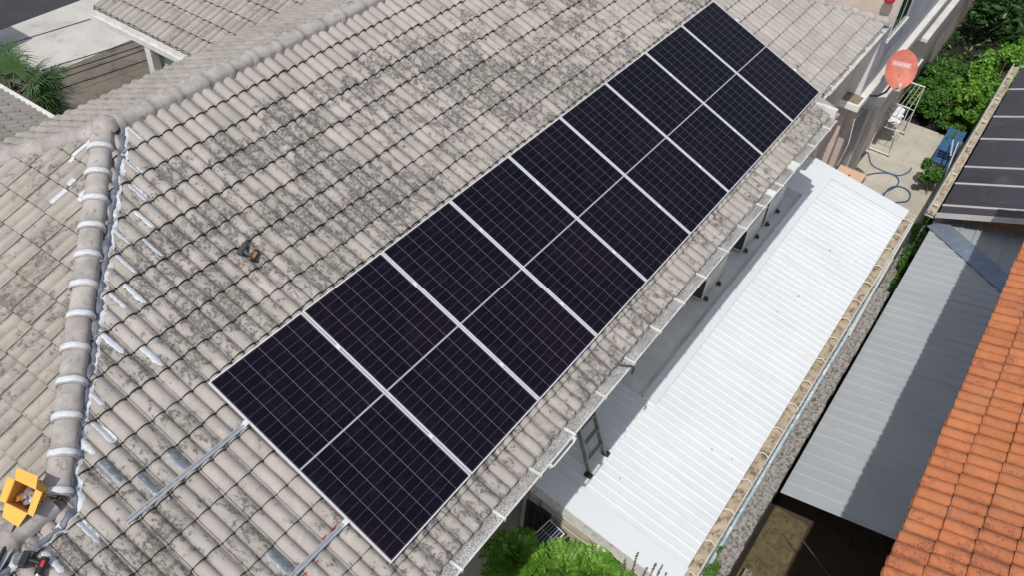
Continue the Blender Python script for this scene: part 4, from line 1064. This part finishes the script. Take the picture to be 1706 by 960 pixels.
# blue crate stack / shelf
bs = thing('plastic_shelf', (19.3, -3.8, -6.26), 'blue slatted plastic shelf with yellow tools by the garden edge', 'shelf')
for lv_, z in enumerate((-6.0, -5.62)):
    s_ = MB()
    for i in range(9): s_.box((18.75 + i * .135, -4.0, z), (18.84 + i * .135, -3.62, z + .03))
    s_.box((18.74, -4.02, z - .02), (19.95, -3.98, z + .04)).box((18.74, -3.64, z - .02), (19.95, -3.60, z + .04)); s_.build('shelf_board', M['blue'], bs)
for (x, y) in ((18.78, -3.64), (19.9, -3.64), (18.78, -3.98), (19.9, -3.98)): MB().box((x - .02, y - .02, -6.26), (x + .02, y + .02, -5.55)).build('leg', M['blue'], bs)
MB().tube([(17.7, -4.0, -5.1), (18.9, -3.85, -5.35)], .018, 8).build('wooden_pole', M['wall_white'], org=(18, -3.9, -5.2), label='upper pale pole leaning across the plant by the blue shelf', cat='pole')
MB().tube([(17.1, -4.12, -5.3), (18.9, -3.98, -5.35)], .015, 8).build('wooden_pole', M['wall_white'], org=(17.9, -4.0, -5.3), label='lower pale pole leaning beside the dark roof gutter', cat='pole')
MB().box((19.4, -3.82, -5.585), (19.75, -3.76, -5.53)).box((19.2, -3.7, -5.585), (19.3, -3.66, -5.50)).build('hand_tool', M['leaf_bright'], org=(19.4, -3.8, -5.58), label='yellow-green hand tool lying on the blue shelf', cat='tool')
# small panel leaning at the bottom
sp_ = thing('small_solar_panel', (3.0, -2.15, -4.7), 'small silver-framed solar panel under the white roof corner, above the shrub', 'solar panel')
c0 = Vector((2.83, -2.23, -4.10)); nv_ = Vector((-.12, -.08, .98)).normalized(); uu_ = Vector((1, -.16, .0)); uu_ = (uu_ - nv_ * uu_.dot(nv_)).normalized(); vv_ = nv_.cross(uu_)
def SP(a, b_, c): return c0 + uu_ * a + vv_ * b_ + nv_ * c
MB().quad([SP(-.16, -.125, .001), SP(.16, -.125, .001), SP(.16, .125, .001), SP(-.16, .125, .001)], [(0, 0), (0, 1), (1, 1), (1, 0)]).build('cell_glass', M['minicell'], sp_)
fr = MB()
for (a0_, a1_, b0_, b1_) in ((-.175, .175, -.14, -.125), (-.175, .175, .125, .14), (-.175, -.16, -.125, .125), (.16, .175, -.125, .125)):
    fr.hexa([SP(a0_, b0_, -.02), SP(a1_, b0_, -.02), SP(a1_, b1_, -.02), SP(a0_, b1_, -.02), SP(a0_, b0_, .006), SP(a1_, b0_, .006), SP(a1_, b1_, .006), SP(a0_, b1_, .006)])
fr.build('frame', M['frame'], sp_)
MB().tube([SP(0, 0, -.02), (3.11, -2.2, -4.3)], .015, 8).build('bracket', M['dkgrey'], sp_)

# ------------------------------------------------------------------ neighbour: orange roof house
nb = thing('neighbour_house', (6, -8, -6.3), 'neighbouring house with bright orange tiled roof along the right edge', 'house')
t20 = R_(20)
orf = tile_roof(Vector((0, -5.63, -.74)), Vector((1, 0, 0)), Vector((0, math.cos(t20), -math.sin(t20))), Vector((0, math.sin(t20), math.cos(t20))), -1.0, 11.5, -4.2, 0.0, vph=-.015 - .3, seed=31, uph=.03, jitter=1.2)
orf.build('roof_slope', [M['orange'], M['edge_'+('o' if M['orange'] is M['orange'] else 'g')]], nb, smooth=38)
MB().box((-1, -5.72, -.92), (11.5, -5.69, -.78)).box((-1, -9.6, -.95), (11.5, -5.72, -.92)).build('fascia', M['brickred'], nb)
MB().box((-.4, -9.6, -6.3), (11, -6.5, -.95)).build('wall', M['wall_cream'], nb)

# lean-to with grey sheets
ln = thing('lean_to_roof', (9, -5.5, -6.3), 'grey corrugated lean-to roof half shaded by the orange tiled eaves', 'lean-to')
T12 = math.tan(R_(12))
def zg(x, y): return -4.2 - (y + 4.5) * T12
s1 = ribbed(5.48, 13.6, -6.9, -4.45, zg, .2195, .02, M['grey_roof'], 'roof_sheet', ln, seed=6, lap=5)
va = Vector((13.12, -4.42, 0)); vb2 = Vector((11.60, -5.98, 0)); vdir = (vb2 - va).normalized(); vnn = Vector((-vdir.y, vdir.x, 0))
if vnn.x < 0: vnn = -vnn
cut(s1, va, vnn)
s2 = ribbed(-6.9, -4.42, 10.6, 13.58, lambda x, y: zg(x, y) + .035, .28, .03, M['grey_roof'], 'roof_sheet', ln, seed=7, alongx=True, lap=99)
cut(s2, va + vnn * .12, -vnn)
f1 = va - vnn * .03 - vdir * .05; f2 = vb2 - vnn * .03 + vdir * 1.0; f3 = f2 + vnn * .36; f4 = f1 + vnn * .36
def fz(p, a=.045): return Vector((p.x, p.y, zg(p.x, p.y) + a))
MB().hexa([fz(f1, .03), fz(f2, .03), fz(f3, .085), fz(f4, .085), fz(f1, .038), fz(f2, .038), fz(f3, .093), fz(f4, .093)]).build('valley_flashing', M['flash'], ln, bevel=.004)
for (x, y) in ((6.6, -6.6), (9.2, -6.6), (12.8, -6.65)): MB().box((x - .04, y - .04, -6.3), (x + .04, y + .04, zg(x, y) - .03)).build('post', M['dkgrey'], ln)
MB().box((5.75, -4.72, zg(0, -4.6) - .09), (13.2, -4.66, zg(0, -4.6) - .025)).build('purlin', M['dkgrey'], ln)
MB().tube([(5.3, -4.9, -4.6), (4.4, -6.3, -4.5)], .008, 6).build('support_wire', M['dkgrey'], ln)

# dark film canopy with bars and gutter
dk = thing('dark_canopy', (15, -6, -6.3), 'dark tinted sheet canopy with pale bars and white gutter, right edge', 'canopy')
def zd(y): return -3.85 - (y + 4.39) * T22
X0, X1 = 13.18, 20.7
def dslab(x0, x1, y0, y1, a, b_): return MB().hexa([(x0, y0, zd(y0) + a), (x1, y0, zd(y0) + a), (x1, y1, zd(y1) + a), (x0, y1, zd(y1) + a), (x0, y0, zd(y0) + b_), (x1, y0, zd(y0) + b_), (x1, y1, zd(y1) + b_), (x0, y1, zd(y1) + b_)])
barx = [13.42, 14.35, 15.1, 16.45, 17.62, 19.19, 20.6]
prev = X0
for bx_ in barx[1:]:
    pass
edges = [X0 - .06] + barx + [X1]
for a, b_ in zip(edges[:-1], edges[1:]):
    if b_ - a > .02: dslab(a + .002, b_ - .002, -9.5, -4.45, 0, .012).build('tinted_panel', M['film'], dk)
for x in barx: dslab(x - .028, x + .028, -9.5, -4.44, .014, .034).build('glazing_bar', M['bar'], dk, bevel=.004)
dslab(X0 - .075, X0 - .062, -9.5, -4.42, -.10, .02).build('edge_trim', M['bar'], dk)
gutter(X0 - .1, X1 + .05, -4.40, -4.26, zd(-4.39) - .0, .10, dk, False, 1.3, fill=M['debris'], strap='bracket', seed=12)
for x in (14.0, 20.2): MB().box((x - .05, -4.6, -6.3), (x + .05, -4.5, -3.95)).build('post', M['dkgrey'], dk)
MB().box((X0 + .3, -4.62, -3.98), (X1, -4.5, -3.87)).build('beam', M['dkgrey'], dk)
MB().box((14.9, -9.5, -6.3), (15.1, -5.6, -5.0)).build('yard_wall', M['brickred'], org=(13.3, -8, -6.3), label='dark orange-brown wall in the gap beyond the grey roof', cat='wall')
MB().box((14.0, -9, -6.3), (20.5, -4.7, -6.2)).build('terrace', concrete_mat('terracotta floor', (0.30, .14, .06), (.1, .05, .03), .4, 1.5), kind='structure', org=(15, -6, -6.3))

# ------------------------------------------------------------------ back wings (top left)
bwg = thing('rear_wing', (7, 8, -6.3), 'rear wing with clean grey tiles and a white gutter above the driveway', 'house wing')
nw_ = Vector((-SN, 0, CS)); Vl = Vector((-CS, 0, -SN))
tile_roof(Vector((4.72, 0, -.98)), Vector((0, -1, 0)), Vl, nw_, -8.6, -3.6, -7.5, 0.0, vph=-.02 - .0, seed=41, uph=.0, th=.33).build('roof_slope', [M['tile_wing'], M['edge_'+('o' if M['tile_wing'] is M['orange'] else 'g')]], bwg, smooth=38)
# make the eave gutter there
gm = MB()
for (xa, xb, za, zb) in ((4.60, 4.70, -1.12, -1.10), (4.585, 4.60, -1.12, -1.02), (4.70, 4.73, -1.14, -.99)): gm.box((xa, 3.6, za), (xb, 8.6, zb))
gm.build('gutter', M['white'], bwg, bevel=.004)
MB().box((4.72, 3.6, -1.22), (4.78, 8.6, -1.03)).build('fascia', M['white'], bwg)
MB().box((4.78, 3.6, -1.22), (12, 8.5, -1.20)).build('soffit', M['wall_white'], bwg)
MB().box((4.60, 7.1, -6.3), (4.74, 7.24, -1.14)).build('post', M['wall_white'], bwg)
MB().box((4.82, 4.4, -6.3), (4.95, 7.24, -1.22)).box((4.95, 7.1, -6.3), (12, 7.24, -1.22)).build('wall', concrete_mat('pale green render', (.50, .54, .51), (.4, .43, .4), .1, 1), bwg)
lw = thing('porch_roof', (1, 8, -6.3), 'small grey tiled roof with a white edge beside the palm, far left', 'porch roof')
tile_roof(Vector((2.98, 0, -1.98)), Vector((0, 1, 0)), Vector((CS, 0, -SN)), Vector((SN, 0, CS)), 4.8, 10.5, -5.5, 0.0, vph=-.02, seed=43, uph=0.0).build('roof_slope', [M['tile_back'], M['edge_'+('o' if M['tile_back'] is M['orange'] else 'g')]], lw, smooth=38)
MB().box((2.98, 4.8, -2.1), (3.06, 10.5, -1.915)).build('fascia', M['white'], lw)
MB().box((-2, 4.9, -6.3), (2.4, 10.3, -2.1)).build('wall', M['wall_cream'], lw)
# overhead cables over the drive
cab = [((8.19, 13.02), (5.67, 13.46)), ((7.98, 12.76), (5.77, 13.10)), ((7.84, 12.57), (5.68, 12.85)), ((7.58, 12.14), (5.63, 12.45)), ((7.94, 14.75), (6.05, 15.01))]
cab = [((a[0] + (a[0] - b[0]) * 2.2, a[1] + (a[1] - b[1]) * 2.2), (b[0] - (a[0] - b[0]) * 1.6, b[1] - (a[1] - b[1]) * 1.6)) for a, b in cab]
for i, (a, b_) in enumerate(cab):
    pts = [(a[0] + (b_[0] - a[0]) * k / 12, a[1] + (b_[1] - a[1]) * k / 12, -4.36 - .06 * math.sin(math.pi * k / 12)) for k in range(13)]
    MB().tube(pts, .012, 6).build('overhead_cable', M['black'], org=pts[0], label=['black overhead cable, third up over the brown driveway, from the roof', 'black overhead cable, second up over the brown driveway, from the roof', 'black overhead cable close beside another over the brown driveway', 'black overhead cable nearest the tiled roof, over the brown driveway', 'black overhead cable farthest out, crossing the pale driveway'][i], cat='cable', group='cables above the driveway')
MB().box((6.2, 18.2, -6.3), (6.9, 19.3, -4.4)).build('gate_pillar', M['brickred'], org=(6.5, 18.7, -6.3), label='red-brown gate pillar at the left edge by the road', cat='pillar')

# ------------------------------------------------------------------ vegetation
def leaves(mb, c, rad, n, size, rg, up_=.6, long=1.8, shell=.55, aim=None):
    c = Vector(c)
    for _ in range(n):
        d = Vector((rg.gauss(0, 1), rg.gauss(0, 1), rg.gauss(0, 1))).normalized()
        r = shell + (1 - shell) * rg.random() ** .6 if rg.random() < .8 else rg.random()
        p = c + Vector((d.x * rad[0], d.y * rad[1], d.z * rad[2])) * r
        nn = (Vector((rg.gauss(0, .5), rg.gauss(0, .5), up_ + rg.random())) + d * .5).normalized()
        a = Vector((rg.gauss(0, 1), rg.gauss(0, 1), rg.gauss(0, .4))); a = (a - nn * a.dot(nn)).normalized(); b_ = nn.cross(a)
        s_ = size * rg.uniform(.6, 1.25); L = s_ * long / 2
        t = rg.random() ** 1.2; uv = (t, .5)
        droop = nn * (-.18 * s_)
        mb.quad([p - a * L, p + b_ * s_ * .42 - a * L * .1 + nn * .1 * s_, p + a * L + droop, p - b_ * s_ * .42 - a * L * .1 + nn * .1 * s_], [uv] * 4)
def blobtree(name, base, clumps, n, size, mat, label, cat, seed, trunk=None, tmat=None, group=None, long=1.8, tr=.05):
    rg = random.Random(seed); t = thing(name, base, label, cat, group); mb = MB()
    tot = sum(c[1][0] * c[1][1] for c in clumps)
    for (c, r) in clumps:
        k = int(n * r[0] * r[1] / tot)
        subs = max(3, k // 110)
        for _ in range(subs):
            d = Vector((rg.gauss(0, 1), rg.gauss(0, 1), rg.gauss(0, 1) * .8)).normalized() * rg.uniform(.35, 1.0)
            cc = Vector(c) + Vector((d.x * r[0], d.y * r[1], d.z * r[2])); f_ = rg.uniform(.16, .42)
            leaves(mb, cc, (r[0] * f_, r[1] * f_, r[2] * f_), k // subs, size, rg, long=long, shell=.3)
    mb.build('crown', mat, t)
    tm = MB()
    for (c, r) in clumps:
        c = Vector(c); b0 = Vector(base); mid = b0.lerp(c, .5) + Vector((rg.uniform(-.1, .1), rg.uniform(-.1, .1), .1))
        tm.tube([b0, mid, c], tr, 7, r2=tr * .35)
        for _ in range(5):
            e = c + Vector((rg.uniform(-1, 1) * r[0] * .8, rg.uniform(-1, 1) * r[1] * .8, rg.uniform(-.4, .8) * r[2]))
            tm.tube([mid.lerp(c, rg.uniform(.2, .9)), e], tr * .3, 5, r2=tr * .1)
    tm.build('trunk', tmat or M['trunk'], t, smooth=60)
    return t
# bright shrubs at the bottom
def pinnate(name, base, tips, label, seed, leaf=.05):
    rg = random.Random(seed); t = thing(name, base, label, 'shrub', None); lm = MB(); tm = MB()
    for (c, r, n) in tips:
        for _ in range(n):
            d = Vector((rg.gauss(0, 1), rg.gauss(0, 1), abs(rg.gauss(0, .8)))).normalized()
            p0 = Vector(c) + Vector((d.x * r[0], d.y * r[1], d.z * r[2])) * rg.uniform(.1, .85)
            dirv = (d + Vector((rg.uniform(-.5, .5), rg.uniform(-.5, .5), .1))).normalized(); L = rg.uniform(.18, .32); sv = dirv.cross(Vector((0, 0, 1))).normalized()
            upv = sv.cross(dirv); pts = [p0 + dirv * (L * k / 6) - Vector((0, 0, 1)) * (.08 * (k / 6) ** 2 * L * 4) for k in range(7)]
            tm.tube(pts, .003, 4, cap=False)
            tone = rg.random()
            for k in range(1, 7):
                for sg_ in (-1, 1):
                    s_ = leaf * rg.uniform(.8, 1.15); a = (sv * sg_ + dirv * .45).normalized(); pb = pts[k]; nn = a.cross(dirv).normalized()
                    if nn.z < 0: nn = -nn
                    nn = (nn + Vector((rg.uniform(-.3, .3), rg.uniform(-.3, .3), .2))).normalized()
                    bb = nn.cross(a); uv = (min(1, max(0, tone * .6 + rg.random() * .4)), .5)
                    lm.quad([pb, pb + a * s_ * .35 + bb * s_ * .24, pb + a * s_ * .8 + bb * s_ * .2, pb + a * s_ * 1.1 - nn * .1 * s_, pb + a * s_ * .8 - bb * s_ * .2, pb + a * s_ * .35 - bb * s_ * .24], [uv] * 6)
        tm.tube([base, Vector(base).lerp(Vector(c), .6) + Vector((.05, .04, 0)), c], .03, 6, r2=.01)
    lm.build('foliage', M['leaf_bright'], t); tm.build('stems', M['trunk'], t, smooth=60)
pinnate('shrub', (2.0, -2.4, -6.3), [((2.22, -2.08, -4.02), (.24, .22, .2), 120), ((2.2, -2.35, -4.25), (.25, .2, .25), 80)], 'bright green feathery shrub below the gutter, left of the small solar panel', 5, .085)
pinnate('shrub', (2.6, -3.1, -6.3), [((2.56, -2.62, -4.22), (.32, .26, .22), 120), ((2.74, -2.98, -4.25), (.3, .26, .22), 120), ((2.3, -2.8, -4.4), (.36, .3, .26), 100), ((2.86, -3.3, -4.35), (.2, .22, .16), 60)], 'bright green bushy shrub against the near end of the white roof', 8, .072)
# spiky weeds on the roof edge
sw = thing('weed', (3.0, -3.7, -6.3), 'thin dark flower spikes rising over the near corner of the white roof', 'weed')
rg = random.Random(17); sm = MB()
for (x, y, h) in ((2.92, -3.42, .52), (2.94, -3.62, .48), (2.95, -3.70, .5), (2.9, -3.3, .32), (2.95, -3.82, .42), (2.92, -3.56, .36)):
    sl_ = MB(); b0 = Vector((x, y, -4.0)); tp = b0 + Vector((rg.uniform(.0, .1), rg.uniform(-.05, .05), h)); sm.tube([Vector((x, y, -6.2)), b0, tp], .005, 4, r2=.002)
    for k in range(26):
        c = b0.lerp(tp, .15 + .85 * k / 26)
        leaves(sl_, c, (.014, .014, .012), 3, .014, rg, long=2)
    sl_.build('spike', M['spike'], sw)
sm.build('stem', M['trunk'], sw)
# weeds on the boundary wall
blobtree('weed', (3.2, -4.2, -4.0), [((3.3, -4.15, -3.85), (.35, .14, .09)), ((3.75, -4.2, -3.9), (.3, .09, .05))], 1500, .022, M['leaf_mid'], 'small green weeds growing along the mossy wall top, bottom edge', 'weed', 23, tr=.006)
# yard greenery beside the patio
blobtree('potted_shrub', (17.6, -3.9, -6.25), [((17.6, -3.75, -5.75), (.42, .3, .35)), ((18.1, -3.8, -5.9), (.3, .2, .25))], 2600, .06, M['leaf_mid'], 'leafy potted plant at the patio edge below the leaning poles', 'plant', 31, tr=.015)
blobtree('bush', (14.2, -4.25, -6.3), [((13.4, -4.25, -5.7), (.7, .2, .4)), ((15.0, -4.25, -5.7), (.8, .2, .4))], 3600, .05, M['leaf_mid'], 'green strip of bushes in the narrow gap past the white roof corner', 'bush', 33, tr=.02)
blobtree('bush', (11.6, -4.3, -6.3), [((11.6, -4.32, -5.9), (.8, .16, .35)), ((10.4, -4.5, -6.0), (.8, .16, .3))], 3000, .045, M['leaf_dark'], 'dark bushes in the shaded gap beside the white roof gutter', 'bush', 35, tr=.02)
blobtree('shrub', (21.5, -4.2, -6.3), [((21.2, -3.75, -5.3), (.9, .5, .5)), ((23.0, -4.0, -5.1), (1.0, .65, .6)), ((24.3, -4.5, -5.0), (.9, .6, .6)), ((22.0, -3.4, -5.6), (.8, .4, .4)), ((20.9, -4.4, -5.3), (.8, .4, .5))], 14000, .085, M['leaf_bright'], 'sunlit bright green tree crown rising behind the dark canopy', 'tree', 37)
blobtree('shrub', (22, -2.9, -6.3), [((21.6, -2.75, -5.7), (.9, .7, .5)), ((23.0, -2.8, -5.75), (1.0, .7, .45)), ((21.3, -3.5, -5.9), (.7, .6, .3))], 14000, .06, M['leaf_mid'], 'feathery darker green shrub behind the clothes rack', 'shrub', 39)
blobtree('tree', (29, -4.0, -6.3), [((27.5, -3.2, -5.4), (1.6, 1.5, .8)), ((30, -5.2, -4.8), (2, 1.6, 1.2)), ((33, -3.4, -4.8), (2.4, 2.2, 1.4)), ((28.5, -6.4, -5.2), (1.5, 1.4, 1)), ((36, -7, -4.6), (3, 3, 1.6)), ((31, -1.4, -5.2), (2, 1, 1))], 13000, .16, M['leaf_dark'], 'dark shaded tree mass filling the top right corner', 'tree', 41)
t = thing('tree', (26.4, -4.3, -6.3), 'slender tree with a bare pale trunk in the dark top right corner', 'tree')
MB().tube([(26.4, -4.3, -6.3), (26.7, -4.35, -4.6), (27.3, -4.5, -2.6), (27.9, -4.6, 0.5)], .055, 8, r2=.03).build('trunk', M['pale_trunk'], t, smooth=60)
mb = MB(); leaves(mb, (28, -4.6, .8), (1.2, 1.2, .8), 1500, .14, random.Random(3)); mb.build('crown', M['leaf_mid'], t)
t = thing('tree', (26.0, -5.2, -6.3), 'tree with a brown trunk at the right edge above the bright bushes', 'tree')
MB().tube([(26.0, -5.2, -6.3), (26.8, -5.5, -3.6), (27.4, -5.8, -1.0)], .06, 8, r2=.05).build('trunk', M['trunk'], t, smooth=60)
mb = MB(); leaves(mb, (27.6, -5.9, -.4), (1.2, 1.2, .8), 1500, .14, random.Random(4)); mb.build('crown', M['leaf_mid'], t)
# fan palm at the left
pm = thing('palm', (5.0, 13.2, -6.3), 'dark green fan palm over the driveway at the left edge', 'palm')
rg = random.Random(51); fm = MB(); tk_ = MB()
HT = Vector((4.85, 13.2, -4.65)); tk_.tube([(5, 13.2, -6.3), HT], .14, 10, r2=.10)
for k in range(52):
    az_ = rg.uniform(0, 2 * math.pi); el = rg.uniform(-.25, 1.2); d = Vector((math.cos(az_) * math.cos(el), math.sin(az_) * math.cos(el), math.sin(el)))
    Ls = rg.uniform(.5, 1.0); hub = HT + d * Ls - Vector((0, 0, .12)); tk_.tube([HT, hub], .014, 5, cap=False)
    sv = d.cross(Vector((0, 0, 1))).normalized(); upv = sv.cross(d).normalized(); tone = rg.random() * .6
    for q in range(34):
        a = (q - 16.5) / 17 * 2.1; dl = (d * math.cos(a) + sv * math.sin(a)).normalized(); L = rg.uniform(.55, .78) * (1 - .2 * abs(a) / 2)
        wv = .015; side_ = dl.cross(upv).normalized(); tip = hub + dl * L - Vector((0, 0, 1)) * .16 * rg.uniform(.6, 1.4); md = hub + dl * L * .55 + upv * .02
        uv = (tone + rg.random() * .4, .5)
        fm.quad([hub, md + side_ * wv, tip, md - side_ * wv], [uv] * 4)
fm.build('fronds', M['leaf_palm'], pm); tk_.build('trunk', M['trunk'], pm, smooth=60)
# low ground cover beyond the patio
rg = random.Random(61); gc = MB()
for _ in range(5200):
    x = rg.uniform(20.8, 33); y = rg.uniform(-9, -1.5); leaves(gc, (x, y, -6.22 + rg.random() * .25), (.1, .1, .08), 1, .10, rg)
for _ in range(2500):
    x = rg.uniform(8.5, 18.5); y = rg.uniform(-4.62, -4.28); leaves(gc, (x, y, -6.28 + rg.random() * .06), (.05, .05, .02), 1, .022, rg)
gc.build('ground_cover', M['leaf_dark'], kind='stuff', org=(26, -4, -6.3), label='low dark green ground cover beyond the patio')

# ------------------------------------------------------------------ lift everything so the ground is at z = 0
for o in bpy.data.objects:
    if o.parent is None and o.type in {'MESH', 'EMPTY'}:
        o.location.z += LIFT
    for k_ in ('org', 'px'):
        if k_ in o.keys(): del o[k_]
